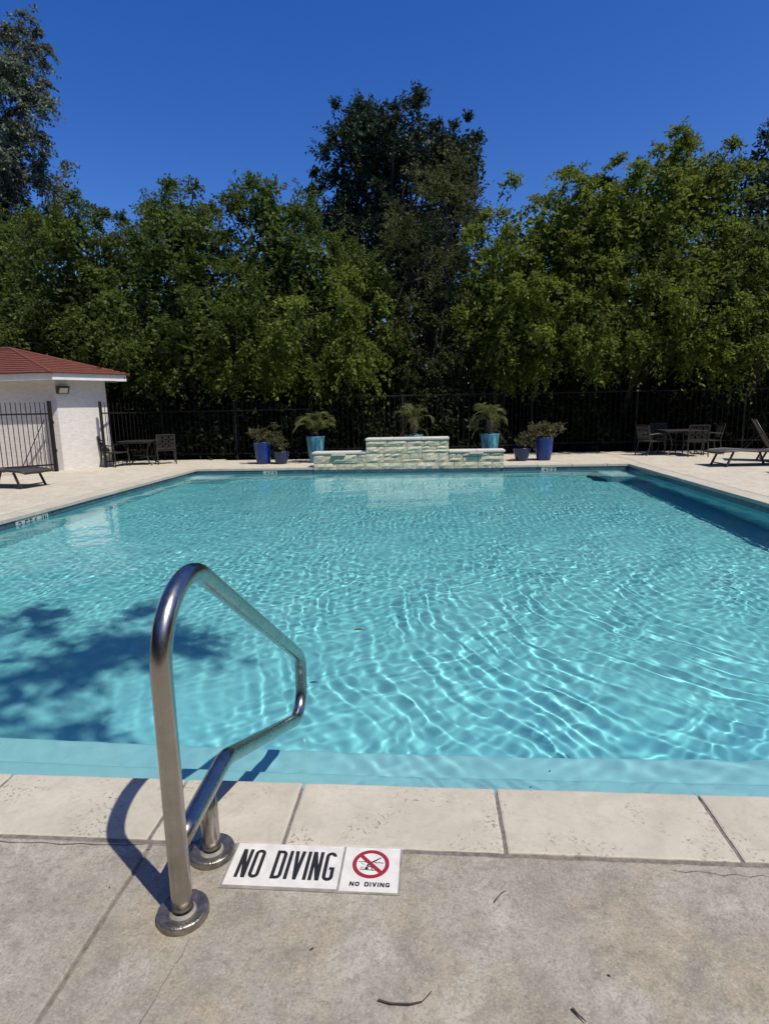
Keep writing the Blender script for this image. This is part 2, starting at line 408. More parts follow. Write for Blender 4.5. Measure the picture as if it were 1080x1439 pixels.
# ------------------------------------------------------------------ pool water: rippled surface over the shell
def axis(a, b, f):
    out = [a]
    while out[-1] < b: out.append(out[-1] + f(out[-1]))
    out[-1] = b; return np.array(out)
wx = axis(INX0 - .08, INX1 + .08, lambda x: .0108)
wy = axis(INY0 - .08, INY1 + .08, lambda y: .0085 + .0020 * max(0, y - 2))
XX, YY = np.meshgrid(wx, wy)
def fbm(X, Y, sc, n, seed):
    r = np.random.default_rng(seed); o = np.zeros_like(X)
    for i in range(n):
        a = r.uniform(0, 2*np.pi); k = 2*np.pi/(sc * r.uniform(.6, 1.6)); o += np.sin(k*(X*np.cos(a) + Y*np.sin(a)) + r.uniform(0, 7))
    return o / math.sqrt(n)
def waves(X, Y):
    r = np.random.default_rng(5)
    H = np.zeros_like(X)
    wxp = X + .035*fbm(X, Y, 1.1, 5, 21); wyp = Y + .035*fbm(X, Y, 1.1, 5, 22)
    def band(n, l0, l1, slope, amp, a0=0, a1=2*np.pi):
        o = np.zeros_like(X)
        for i in range(n):
            a = r.uniform(a0, a1); lam = r.uniform(l0, l1); k = 2*np.pi/lam
            o += slope/k * np.sin(k*(wxp*np.cos(a) + wyp*np.sin(a)) + r.uniform(0, 7))
        return o / math.sqrt(n/2) * amp
    calm = 1/(1 + np.exp(-(X + .45*(Y - 2) + .25)*2.2))           # calm pocket near the rail
    far = np.clip((Y - 3.2)/2.0, 0, 1)
    act = np.clip(.22 + .78*np.maximum(calm, far), 0, 1)
    patch = .9 + .2*np.clip(fbm(X, Y, 2.4, 5, 33), -1, 1)
    H += band(10, .50, 1.0, .011, 1.0)
    H += band(18, .12, .24, .012, act*patch)
    fine = band(34, .058, .105, 1.0, 1.0)
    def blur(a, n):
        for ax in (0, 1):
            c = np.cumsum(np.concatenate([np.repeat(np.take(a, [0], ax), n, ax), a, np.repeat(np.take(a, [-1], ax), n, ax)], ax), ax)
            m = a.shape[ax]; a = (np.take(c, range(2*n, m + 2*n), ax) - np.take(c, range(0, m), ax))/(2*n)
        return a
    env_f = np.sqrt(blur(fine**2, 6)); rms = np.sqrt((fine**2).mean())
    fine *= np.minimum(1.15, (rms/(env_f + .2*rms)))                      # even out beats between wave trains
    H += .0175*fine*(1 - .45*np.exp(-((np.hypot(X - 1.1, Y - 3.4))/1.8)**2))*np.clip(.07 + far*.8 + .8*calm, 0, 1)*patch
    # ring waves spreading from a jet on the right
    cx, cyy = 3.3, 5.0
    rr = np.hypot(wxp - cx, wyp - cyy)
    env = np.exp(-((np.hypot(X - 1.1, Y - 3.4))/2.0)**2)
    for lam, s in ((.085, .017), (.12, .026), (.175, .021)):
        k = 2*np.pi/lam; H += s/k * np.sin(k*rr + 1.3*lam*50) * env * np.clip(.75 + .4*fbm(X, Y, .7, 4, int(lam*100)), .2, 1.15)
    return H
Hh = waves(XX, YY)
ny, nx = XX.shape
V = np.stack([XX, YY, WZ + Hh], -1).reshape(-1, 3)
idx = np.arange(nx*ny).reshape(ny, nx)
Q = np.stack([idx[:-1, :-1], idx[:-1, 1:], idx[1:, 1:], idx[1:, :-1]], -1).reshape(-1, 4)
me = np_mesh('pool_water', V, Q, M['water'], True)
water = tag(link(bpy.data.objects.new('pool_water', me)), kind='structure')
water.cycles.is_caustics_caster = True

# ------------------------------------------------------------------ coping stones
coping = tag(bpy.data.objects.new('pool_coping', None), kind='structure'); link(coping)
CD = .285; CT = .05
from mathutils import noise as mnoise
def weather(me, amp):
    bm = bmesh.new(); bm.from_mesh(me)
    for _ in range(6):
        lng = [e for e in bm.edges if e.calc_length() > .03]
        if not lng or len(bm.verts) > 14000: break
        bmesh.ops.subdivide_edges(bm, edges=lng, cuts=1, use_grid_fill=True)
    bmesh.ops.triangulate(bm, faces=[f for f in bm.faces if len(f.verts) > 4])
    for v in bm.verts:
        p = v.co.copy(); d = mnoise.noise_vector(p*21)*.6 + mnoise.noise_vector(p*55)*.5
        chip = max(0, mnoise.noise(p*9 + Vector((3, 7, 1))) - .25)*1.6
        v.co += Vector((d.x, d.y, d.z*.25))*amp - Vector((0, 0, chip*amp*.5))
    bm.to_mesh(me); bm.free()
def cope(x0, x1, y0, y1):
    j = lambda: rnd.uniform(-.0012, .0012)
    b = MB().box(x0 + .004, x1 - .004, y0 + .003, y1 - .003, -CT, 0)
    b.v = [(vx, vy, vz + (j() if vz == 0 else 0)) for vx, vy, vz in b.v]
    o = b.build('coping_stone', M['trav'], coping, bevel=.007, seg=2)
    if y1 <= YN + .01 and x1 > -2.2 and x0 < 2.2: weather(o.data, .0026)
    return o
nj = [-4.998 - .285, -4.5, -3.88, -3.26, -2.645, -2.03, -1.42, -.812, -.421, .197, .815, 1.43, 2.045, 2.66, 3.275, 3.961 + .285]
for a, b in zip(nj[:-1], nj[1:]): cope(a, b, YN - CD, YN)
y = YN
while y < YF - .2:
    y2 = min(y + .613, YF)
    if YF - y2 < .2: y2 = YF
    cope(XL - CD, XL, y, y2); cope(XR, XR + CD, y, y2); y = y2
def row(x0, x1):
    n = max(1, round((x1 - x0)/.613)); s = (x1 - x0)/n
    for i in range(n): cope(x0 + i*s, x0 + (i+1)*s, YF, YF + CD)
row(XL - CD, STX0 - .004); row(STX1 + .004, XR + CD)
fl = MB()                                              # dark joint bed under the stones
for (a, b, c, d) in ((XL-CD-.03, XR+CD+.03, YN-CD-.03, YN-.03), (XL-CD-.03, XL-.03, YN-.03, YF+.03), (XR+.03, XR+CD+.03, YN-.03, YF+.03), (XL-CD-.03, STX0, YF+.03, YF+CD+.03), (STX1, XR+CD+.03, YF+.03, YF+CD+.03)):
    fl.box(a, b, c, d, -.085, -.004)
fl.build('joint_bed', M['joint'], coping)

# ------------------------------------------------------------------ deck slabs
deck = tag(bpy.data.objects.new('pool_deck', None), kind='structure'); link(deck)
def slab(x0, x1, y0, y1, m, bev=.006):
    return MB().box(x0 + .005, x1 - .005, y0 + .005, y1 - .005, -.10, -.001).build('slab', M[m], deck, bevel=bev)
DX0, DX1 = -16.0, 14.0
DY = YN - CD - .006
near = [slab(-.796, 2.9, -2.2, DY, 'deck'), slab(-4.2, -.797, -2.2, DY, 'deck'), slab(2.91, 6.5, -2.2, DY, 'deck'), slab(-8.0, -4.21, -2.2, DY, 'deck'),
        slab(-8, -1, -6, -2.21, 'deck'), slab(-.99, 6.5, -6, -2.21, 'deck')]
for o in near[:2]: weather(o.data, .0034)
lx = XL - CD - .006; rx = XR + CD + .006; fy = YF + CD + .006
for y0, y1 in ((DY, 3.4), (3.4, 6.2), (6.2, 9.1), (9.1, fy)):
    slab(-7.6, lx, y0, y1, 'deck_pale'); slab(-11.5, -7.6, y0, y1, 'deck_pale'); slab(DX0, -11.5, y0, y1, 'deck_pale')
    slab(rx, 6.6, y0, y1, 'deck_pale'); slab(6.6, 10.0, y0, y1, 'deck_pale'); slab(10.0, DX1, y0, y1, 'deck_pale')
xs = [DX0, -11.5, -7.6, -5.2, -2.46, 1.49, 4.3, 7.2, 10.2, DX1]
for a, b in zip(xs[:-1], xs[1:]):
    yb = 14.75 if b < -5 else 14.45 if b < 2 else 15.5
    if a == -2.46: slab(a, b, YF + .5, yb, 'deck_pale')
    else: slab(a, b, fy, yb, 'deck_pale')
MB().box(-16, 14, -6, DY - .002, -.088, -.009).build('joint_bed', M['joint'], deck)
# hairline cracks along the coping edge
def crack(pts, w, parent):
    b = MB(); V_ = []; 
    for i, p in enumerate(pts):
        p = Vector((*p, 0)); d = Vector((*pts[min(i+1, len(pts)-1)], 0)) - Vector((*pts[max(0, i-1)], 0)); nrm = Vector((-d.y, d.x, 0)).normalized()
        ww = w * rnd.uniform(.4, 1.2) * (0.3 if i in (0, len(pts)-1) else 1)
        V_ += [p + nrm*ww + Vector((0, 0, .0009)), p - nrm*ww + Vector((0, 0, .0009))]
    b.add(V_, [(2*i, 2*i+1, 2*i+3, 2*i+2) for i in range(len(pts)-1)])
    return b.build('crack', M['crack'], parent)
def wob(x0, y0, x1, y1, n, a): return [(x0 + (x1-x0)*i/n + rnd.uniform(-a, a)*.5, y0 + (y1-y0)*i/n + rnd.uniform(-a, a)) for i in range(n+1)]
crack(wob(-1.6, 1.405, -.81, 1.418, 26, .006), .0012, near[1])
crack(wob(.62, 1.405, 1.3, 1.38, 22, .007), .0011, near[0])
crack(wob(-.785, 1.425, -.62, 1.40, 9, .005), .001, near[0])
crack(wob(-.56, 1.14, -.60, .80, 14, .006), .0008, near[0])

# ------------------------------------------------------------------ steel grab rail
def fillet(pts, seg=10):
    out = [Vector(pts[0][:3])]
    for i in range(1, len(pts)-1):
        p = Vector(pts[i][:3]); r = pts[i][3]; a = (Vector(pts[i-1][:3]) - p).normalized(); b = (Vector(pts[i+1][:3]) - p).normalized()
        ang = a.angle(b); tl = r/math.tan(ang/2); c = p + (a + b).normalized()*(r/math.sin(ang/2))
        s = p + a*tl - c; e = p + b*tl - c; n = s.cross(e).normalized(); tot = s.angle(e)
        for k in range(seg+1): out.append(c + Matrix.Rotation(tot*k/seg, 3, n) @ s)
    out.append(Vector(pts[-1][:3])); return out
def dens(P, step=.05):
    o = [P[0]]
    for a, b in zip(P[:-1], P[1:]):
        n = max(1, int((b-a).length/step)); o += [a + (b-a)*k/n for k in range(1, n+1)]
    return o
rail = thing('grab_rail', 'polished stainless steel grab rail bolted to the deck, reaching over the water', 'handrail', (-.605, 1.2, 0))
def rx_(y): return .045*max(0, y - 1.5)/1.0
path = fillet([(0, 0, 0), (0, 0, .966, .18), (0, 1.17, .150, .13), (0, 1.145, -.115, .10), (0, .335, .205, .11), (0, .012, .188)], 14)
path = [Vector((rx_(p.y + 1.2), p.y, p.z)) for p in dens(path)]
RAD = .0246
MB().tube(path, RAD, 28).build('rail_tube', M['steel'], rail, smooth=True)
MB().tube([(-.003, .2, 0), (-.003, .2, .05), (-.003, .2, .12), (-.003, .2, .196)], RAD, 28).build('rear_post', M['steel'], rail, smooth=True)
prof = [(.0262, .006), (.030, .012), (.040, .0150), (.052, .0185), (.0570, .0190), (.0600, .0165), (.0612, .012), (.0612, .0)]
for yy, xx in ((0, 0), (.2, -.003)):
    e = MB().lathe(prof, 48, xx, yy).build('escutcheon', M['plate'], rail, smooth=True)
    # grey mineral ring where the post meets the plate
    MB().lathe([(.0254, .020), (.0285, .016), (.0315, .0125)], 36, xx, yy).build('mineral_ring', m_plain('mineral_scale', (.27, .26, .24), .8, 0, .3, 60) if yy == 0 else bpy.data.materials['mineral_scale'], e, smooth=True)

# ------------------------------------------------------------------ lettering
def glyph(ch, w, h, t):
    """flat outlines (list of polygons) of a condensed bold letter in a w x h cell"""
    tv = t
    def arc(cx, cy, rx, ry, a0, a1, n=12): return [(cx + rx*math.cos(a0 + (a1-a0)*i/n), cy + ry*math.sin(a0 + (a1-a0)*i/n)) for i in range(n+1)]
    def ringseg(cx, cy, rx, ry, a0, a1, n=12):
        o = arc(cx, cy, rx, ry, a0, a1, n); i_ = arc(cx, cy, rx - tv, max(ry - tv, .001), a0, a1, n)
        return [[o[k], o[k+1], i_[k+1], i_[k]] for k in range(n)]
    box = lambda a, b, c, d: [[(a, c), (b, c), (b, d), (a, d)]]
    pi = math.pi; cr = min(w/2, h*.3)
    if ch == 'N': return box(0, t, 0, h) + box(w-t, w, 0, h) + [[(0, h), (t*1.15, h), (w, 0), (w - t*1.15, 0)]]
    if ch == 'I': return box(0, t, 0, h)
    if ch == 'V': return [[(0, h), (t*1.1, h), (w/2 + t*.5, 0), (w/2 - t*.5, 0)], [(w - t*1.1, h), (w, h), (w/2 + t*.5, 0), (w/2 - t*.5, 0)]]
    if ch == 'O': return ringseg(w/2, h - cr, w/2, cr, 0, pi) + ringseg(w/2, cr, w/2, cr, pi, 2*pi) + box(0, t, cr, h-cr) + box(w-t, w, cr, h-cr)
    if ch == 'D': return box(0, t, 0, h) + box(t, w-cr, h-t, h) + box(t, w-cr, 0, t) + ringseg(w-cr, h-cr, cr, cr, 0, pi/2) + ringseg(w-cr, cr, cr, cr, -pi/2, 0) + box(w-t, w, cr, h-cr)
    if ch == 'G': return ringseg(w/2, h - cr, w/2, cr, .12, pi) + ringseg(w/2, cr, w/2, cr, pi, 2*pi) + box(0, t, cr, h-cr) + box(w-t, w, cr, h*.46) + box(w*.52, w, h*.46 - t*.85, h*.46) + box(w-t, w, h-cr, h-cr*.75)
    if ch == 'F': return box(0, t, 0, h) + box(t, w, h-t, h) + box(t, w*.85, h*.5 - t*.3, h*.5 + t*.6)
    if ch == 'T': return box(0, w, h-t, h) + box(w/2 - t/2, w/2 + t/2, 0, h-t)
    if ch == '3': return ringseg(w/2, h*.74, w/2, h*.26, -pi/2, pi*.9) + ringseg(w/2, h*.27, w/2, h*.27, -pi*.9, pi/2)
    if ch == '6': return ringseg(w/2, h*.30, w/2, h*.30, 0, 2*pi, 20) + ringseg(w/2 + w*.35, h*.35, w*.85, h*.65, pi*.55, pi)
    if ch == '4': return box(w*.62, w*.62 + t, 0, h) + box(0, w, h*.25, h*.25 + t) + [[(w*.62, h), (w*.62, h - t*1.6), (t*.9, h*.25 + t), (0, h*.25 + t)]]
    return []
def text_mesh(s, cells, t, z0=0.0, z1=.0012):
    """cells: list of (char, x, y, w, h)"""
    b = MB()
    for k, (ch, x, y, w, h) in enumerate(cells):
        for i, poly in enumerate(glyph(ch, w, h, t)):
            ar = sum(poly[j][0]*poly[(j+1) % len(poly)][1] - poly[(j+1) % len(poly)][0]*poly[j][1] for j in range(len(poly)))
            if ar < 0: poly = poly[::-1]
            b.prism([(x + px, y + py) for px, py in poly], z0, z1 + i*1.0e-5)
    return b
def line_cells(txt, x0, x1, y, h, wid, gap, space):
    tot = sum((wid*.27 if c == 'I' else space if c == ' ' else wid) for c in txt) + gap*(len(txt)-1)
    s = (x1 - x0)/tot; x = x0; out = []
    for c in txt:
        w = (wid*.27 if c == 'I' else space if c == ' ' else wid)*s
        if c != ' ': out.append((c, x, y, w, h))
        x += w + gap*s
    return out

TZ = .0034
sg = thing('warning_tile', 'long white deck tile reading NO DIVING in tall black letters', 'sign', (-.543, 1.294, 0))
MB().box(0, .297, 0, .147, -.012, TZ).build('tile_body', M['wwhite'], sg, bevel=.0016)
for cell in line_cells('NO DIVING', .022, .282, .024, .098, .05, .012, .03):
    o = text_mesh('', [cell], .0092).build('letter', M['ink'], sg); o.location = (0, 0, TZ)
ic = thing('pictogram_tile', 'square white deck tile with red crossed ring over a diver', 'sign', (-.2405, 1.290, 0))
MB().box(0, .150, 0, .151, -.012, TZ).build('tile_body', M['wwhite'], ic, bevel=.0016)
for cell in line_cells('NO DIVING', .026, .129, .0155, .0135, .05, .013, .034):
    o = text_mesh('', [cell], .0030).build('letter', M['ink'], ic); o.location = (0, 0, TZ)
ring = MB(); cx, cy_, ro, ri = .074, .091, .0490, .0385
for k in range(48):
    a, b = 2*math.pi*k/48, 2*math.pi*(k+1)/48
    ring.prism([(cx+ri*math.cos(a), cy_+ri*math.sin(a)), (cx+ro*math.cos(a), cy_+ro*math.sin(a)), (cx+ro*math.cos(b), cy_+ro*math.sin(b)), (cx+ri*math.cos(b), cy_+ri*math.sin(b))], 0, .0012)
a = math.radians(135); d = Vector((math.cos(a), math.sin(a))); n_ = Vector((-d.y, d.x))*.0052; c0 = Vector((cx, cy_))
pr = [c0 + d*.041 + n_, c0 + d*.041 - n_, c0 - d*.041 - n_, c0 - d*.041 + n_]
ring.prism([tuple(p) for p in pr][::-1] if False else [tuple(p) for p in pr], 0, .00135)
o = ring.build('prohibition_ring', M['red'], ic); o.location = (0, 0, TZ)
dv = MB()
def stroke(pts, ws, z=.0010):
    for i in range(len(pts)-1):
        p, q_ = Vector(pts[i]), Vector(pts[i+1]); e = (q_ - p).normalized(); nn = Vector((-e.y, e.x))
        w0, w1 = ws[i], ws[i+1]
        dv.prism([tuple(p - nn*w0), tuple(q_ - nn*w1), tuple(q_ + nn*w1), tuple(p + nn*w0)], 0, z)
P = lambda u, v_: (cx + u*.0385, cy_ + v_*.0385)
stroke([P(-.86, .20), P(-.7, .14), P(-.52, .21), P(-.36, .14), P(-.2, .19)], [.0007]*5)
stroke([P(.22, .17), P(.4, .10), P(.55, .17), P(.72, .10), P(.88, .15)], [.0007]*5)
stroke([P(-.72, -.50), P(-.3, -.52), P(.1, -.55), P(.45, -.56)], [.0008]*4)
stroke([P(.70, .62), P(.40, .40), P(.06, .15)], [.0008, .0018, .0021], .0009)
stroke([P(.06, .15), P(-.14, -.02), P(-.25, -.22)], [.0021, .0024, .0022], .0009)
stroke([P(-.20, -.22), P(.08, -.26), P(.14, -.52)], [.0012, .0012, .0010], .0009)
stroke([P(-.66, .03), P(-.46, -.08)], [.0004]*2); stroke([P(-.70, -.34), P(-.44, -.32)], [.0004]*2)
dv.prism([(P(-.26, -.40)[0] + .0043*math.cos(2*math.pi*k/16), P(-.26, -.40)[1] + .0048*math.sin(2*math.pi*k/16)) for k in range(16)], 0, .0011)
o = dv.build('diver_figure', M['ink'], ic); o.location = (0, 0, TZ)
# grout bed round both tiles
gm = m_plain('grey_grout', (.27, .25, .228), .95, 0, .3, 40)
MB().box(-.549, -.084, 1.285, 1.4405, -.01, .0014).build('grout_bed', gm, near[0])

# depth markers on the waterline
def marker(label, loc, rz, cells, w):
    t_ = thing('depth_marker', label, 'pool sign', loc, rz)
    n = max(1, round(w/.15)); s = w/n
    for k in range(n): MB().box(k*s + .002, (k+1)*s - .002, -.004, 0, -.075, .075).build('tile', M['wgrey'], t_, bevel=.001)
    for cell in cells:
        tm = text_mesh('', [cell], .016, 0, .001); tm.v = [(x, -.0042 - z, yv) for x, yv, z in tm.v]
        tm.build('letter', M['ink'], t_)
cl = lambda txt, x, h, wd: [(c, x + i*wd*1.35, -.05, wd if c != 'I' else .016, h) for i, c in enumerate(txt)]
marker('white depth tiles reading 3 FT 6 IN on the left pool wall', (INX0 + .005, 6.66, -.125), math.pi/2,
       cl('3', .045, .10, .06) + cl('FT', .17, .10, .058) + cl('6', .345, .10, .06) + cl('I', .49, .10, .05) + cl('N', .53, .10, .058), .62)
marker('white depth tiles reading 4 FT on far wall below left blue pots', (-3.55, INY1 - .005, -.125), 0, cl('4', .045, .10, .065) + cl('FT', .14, .10, .058), .30)
marker('white depth tiles reading 4 FT on far wall below right blue pots', (2.245, INY1 - .005, -.125), 0, cl('4', .045, .10, .065) + cl('FT', .14, .10, .058), .30)
#@@REST
# ------------------------------------------------------------------ limestone water wall
ww = thing('water_wall', 'stepped limestone block wall at the far pool edge with pale caps', 'wall', (0, 0, 0))
YS = YF - .004
def chunk(x0, x1, z0, z1, d0=.0):
    """one rough-faced block: front pushed out unevenly"""
    nx_, nz_ = max(2, int((x1-x0)/.07)), max(2, int((z1-z0)/.045))
    V_ = []; F_ = []; pr_ = rnd.uniform(-.008, .006); d0 -= pr_
    for j in range(nz_+1):
        for i in range(nx_+1):
            e = 0 if (i in (0, nx_) or j in (0, nz_)) else 1
            V_.append((x0 + (x1-x0)*i/nx_ + e*rnd.uniform(-.016, .016), YS - .012 - e*rnd.uniform(.0, .026) - d0, z0 + (z1-z0)*j/nz_ + e*rnd.uniform(-.008, .008)))
    w_ = nx_ + 1
    for j in range(nz_):
        for i in range(nx_): F_.append((j*w_+i, j*w_+i+1, (j+1)*w_+i+1, (j+1)*w_+i))
    b = MB().add(V_, F_)
    b.add([(x0, YS-.012-d0, z0), (x1, YS-.012-d0, z0), (x1, YS+.25, z0), (x0, YS+.25, z0), (x0, YS-.012-d0, z1), (x1, YS-.012-d0, z1), (x1, YS+.25, z1), (x0, YS+.25, z1)],
          [(4, 5, 6, 7), (3, 2, 1, 0), (0, 4, 7, 3), (1, 2, 6, 5), (2, 3, 7, 6)])
    return b.build('stone_block', M['stone'], ww)
def course(x0, x1, z0, z1, wmin, wmax, split=.35):
    x_ = x0
    while x_ < x1 - 1e-4:
        w_ = rnd.uniform(wmin, wmax); x2 = x_ + w_
        if x1 - x2 < wmin*.6: x2 = x1
        if rnd.random() < split and z1 - z0 > .12:
            zm = z0 + (z1-z0)*rnd.uniform(.4, .62); xm = x_ + (x2-x_)*rnd.uniform(.4, .6)
            chunk(x_+.004, x2-.004, z0+.004, zm-.004); chunk(x_+.004, xm-.004, zm+.004, z1-.004); chunk(xm+.004, x2-.004, zm+.004, z1-.004)
        else: chunk(x_+.004, x2-.004, z0+.004, z1-.004)
        x_ = x2
XM0, XM1 = -1.342, .366
course(STX0, STX1, -.055, .085, .22, .55, 0)
course(STX0, XM0, .085, .275, .3, .6, .4); course(XM1, STX1, .085, .275, .25, .5, .4)
course(XM0, XM1, .085, .275, .28, .5, .5)
course(XM0, XM1, .275, .42, .25, .55, .3); course(XM0, XM1, .42, .545, .25, .5, 0)
mortar = m_plain('pale_mortar', (.20, .185, .15), .95, 0, .2, 30)
MB().box(STX0+.006, STX1-.006, YS+.0, YS+.42, -.05, .272).box(XM0+.006, XM1-.006, YS+.002, YS+.50, .270, .542).build('core', mortar, ww)
def capst(x0, x1, z, yb):
    n = max(1, round((x1-x0)/.6)); s = (x1-x0)/n
    for k in range(n):
        MB().box(x0+k*s+.003, x0+(k+1)*s-.003, YS-.034+rnd.uniform(-.003, .003), yb, z, z+.04).build('cap_stone', M['cap'], ww, bevel=.006)
capst(STX0-.03, XM0-.004, .277, YS+.44); capst(XM1+.004, STX1+.03, .277, YS+.44); capst(XM0-.012, XM1+.012, .547, YS+.52)
for x0, x1 in ((-2.068, -1.771), (.779, 1.068)):
    MB().box(x0, x1, YS-.07, YS+.05, .246, .272).build('spillway_slab', M['cap'], ww, bevel=.005)
x = STX0 + .075
while x < STX1 - .05:
    for k in range(1):
        o = link(bpy.data.objects.new('mosaic_tile', tile_me), ww); o.location = (x, YS - .022, -.122)
    x += .149

# ------------------------------------------------------------------ leaf builders
def leaf_geo(c, ax, nr, ln, wd):
    """kite leaves: c base point, ax direction, nr normal (all N x 3); ln, wd arrays"""
    sd = np.cross(ax, nr); sd /= (np.linalg.norm(sd, axis=1, keepdims=True) + 1e-9)
    m_ = c + ax*(ln*.45)[:, None]
    V_ = np.stack([c, m_ + sd*(wd*.5)[:, None], c + ax*ln[:, None], m_ - sd*(wd*.5)[:, None]], 1)
    return V_.reshape(-1, 3)
def unit(a): return a/(np.linalg.norm(a, axis=-1, keepdims=True) + 1e-9)
def spray(centers, radii, ntw, nlf, ls, rng, out_from=None, droop=.35, up=.25, asp=.48, flat=1.0):
    """foliage sprays: twigs leave each clump centre, leaves sit along the twigs"""
    n = len(centers); c = np.repeat(centers, ntw, 0); r = np.repeat(radii, ntw)
    d = rng.normal(size=(n*ntw, 3))
    if out_from is not None: d += 1.0*unit(c - out_from)
    d[:, 2] += up; d[:, 2] *= flat; d = unit(d)
    L_ = r*rng.uniform(.45, 1.15, len(r))
    t = rng.uniform(.12, 1.0, (n*ntw, nlf)) ** .8
    p = c[:, None] + d[:, None]*(L_[:, None]*t)[..., None]
    p[..., 2] -= droop*(L_[:, None]*t**2)
    tan = d[:, None]*np.ones_like(t)[..., None]; tan = tan.copy(); tan[..., 2] -= 2*droop*t; tan = unit(tan)
    N = n*ntw*nlf
    ax = unit(tan.reshape(-1, 3)*.7 + rng.normal(size=(N, 3))*.75 + np.array([0, 0, -.35*droop]))
    nr = rng.normal(size=(N, 3)); nr[:, 2] += .9; nr = unit(nr)
    ln = ls*rng.uniform(.5, 1.1, N)
    return leaf_geo(p.reshape(-1, 3) + rng.normal(size=(N, 3))*ls*.25, ax, nr, ln, ln*asp)
def crown_obj(V_, mat, parent, name='crown'):
    me = np_mesh(name, V_, np.arange(len(V_)).reshape(-1, 4), mat)
    return link(bpy.data.objects.new(name, me), parent)

def tree(name, label, base, trunk_h, lobes, mat, seed, ls=.11, dens=1.0, droop=.35, up=.25, group=None, trunk_r=.12, ntw=16, nlf=21, clump=.64, core=True, lean=(0, 0), cat='tree', zs=1.0, stray=0, foot=None):
    """lobes: list of (dx, dy, z, rx, ry, rz) ellipsoids that make up the crown"""
    rng = np.random.default_rng(seed); rr = random.Random(seed)
    root = thing(name, label, cat, base, 0, group)
    cs, rs = [], []
    for (dx, dy, z, ax, ay, az) in lobes:
        area = (ax*ay*az) ** (2/3); n = max(5, int(9.0*dens*area))
        d = unit(rng.normal(size=(n, 3))); q_ = rng.uniform(.35, 1.0, n) ** .45
        q_ *= rng.uniform(.86, 1.08, n)
        cs.append(np.array([dx, dy, z]) + d*q_[:, None]*np.array([ax, ay, az])); rs.append(np.full(n, clump)*rng.uniform(.65, 1.35, n))
        if stray:
            d2 = unit(rng.normal(size=(stray, 3)) + np.array([0, -.2, .8])); cs.append(np.array([dx, dy, z]) + d2*np.array([ax, ay, az])*rng.uniform(1.0, 1.28, (stray, 1))); rs.append(np.full(stray, clump*.6))
    cs = np.vstack(cs); rs = np.concatenate(rs)
    ctr = np.mean([l[:3] for l in lobes], 0)
    V1 = spray(cs, rs, ntw, nlf, ls, rng, ctr, droop, up)
    parts = [V1]
    if core:
        for (dx, dy, z, ax, ay, az) in lobes:
            n = int(900*(ax*ay*az) ** (2/3)); d = unit(rng.normal(size=(n, 3))); q_ = rng.uniform(0, .62, n) ** .5
            p = np.array([dx, dy, z]) + d*q_[:, None]*np.array([ax, ay, az])
            ax_ = unit(rng.normal(size=(n, 3))); nr = unit(rng.normal(size=(n, 3))); l_ = rng.uniform(.12, .2, n)
            parts.append(leaf_geo(p, ax_, nr, l_, l_*.6))
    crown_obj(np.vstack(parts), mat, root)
    root.scale = (1, 1, zs)
    tb = MB(); top = Vector((lean[0], lean[1], trunk_h)); foot = (1.1 if group == GR else 0) if foot is None else foot; pts = [Vector((0, foot, -.15))]
    for k in range(1, 7):
        f = k/6; pts.append(Vector((lean[0]*f*f + rr.uniform(-.06, .06), lean[1]*f*f + foot*(1-f)**1.5 + rr.uniform(-.06, .06), trunk_h*f)))
    tb.tube(pts, [trunk_r*(1.25 if k == 0 else 1 - .45*k/6) for k in range(7)], 8)
    sel = list(range(len(cs))); rr.shuffle(sel)
    for i in sel[:46]:
        c = Vector(cs[i]); s = pts[rr.randint(3, 6)]; mid = s.lerp(c, .5) + Vector((rr.uniform(-.25, .25), rr.uniform(-.25, .25), rr.uniform(0, .4)))
        tb.tube([s, s.lerp(mid, .6), mid, mid.lerp(c, .6), c, c + (c - mid)*.08], [trunk_r*.34, trunk_r*.28, trunk_r*.2, trunk_r*.13, trunk_r*.08, .006], 5)
    tb.build('trunk', M['bark'], root)
    return root

GR = 'trees beyond the pool fence'
# tall spreading oak behind the wall
tree('oak_tree', 'tall dark oak rising above all the other trees at centre', (-1.0, 20.5, 0), 7.2,
     [(-1.0, 0, 9.2, 1.5, 1.7, 1.9), (.2, 0, 9.6, 1.7, 1.8, 1.6), (1.4, .2, 9.0, 1.2, 1.4, 1.3), (2.2, 0, 8.9, .7, .8, 1.6), (-1.9, 0, 7.4, 1.1, 1.3, 1.2), (-.3, 0, 7.2, 1.7, 1.7, 1.4), (1.3, .3, 7.0, 1.5, 1.5, 1.3), (-1.3, .2, 10.4, .8, .8, .75), (-.9, -.2, 6.0, 1.7, 1.4, 1.2), (.9, 0, 5.6, 1.7, 1.4, 1.2)],
     L['oak'], 101, zs=.955, ls=.115, dens=1.25, droop=.05, up=.55, trunk_r=.26, ntw=17, nlf=19, clump=.5, stray=6)
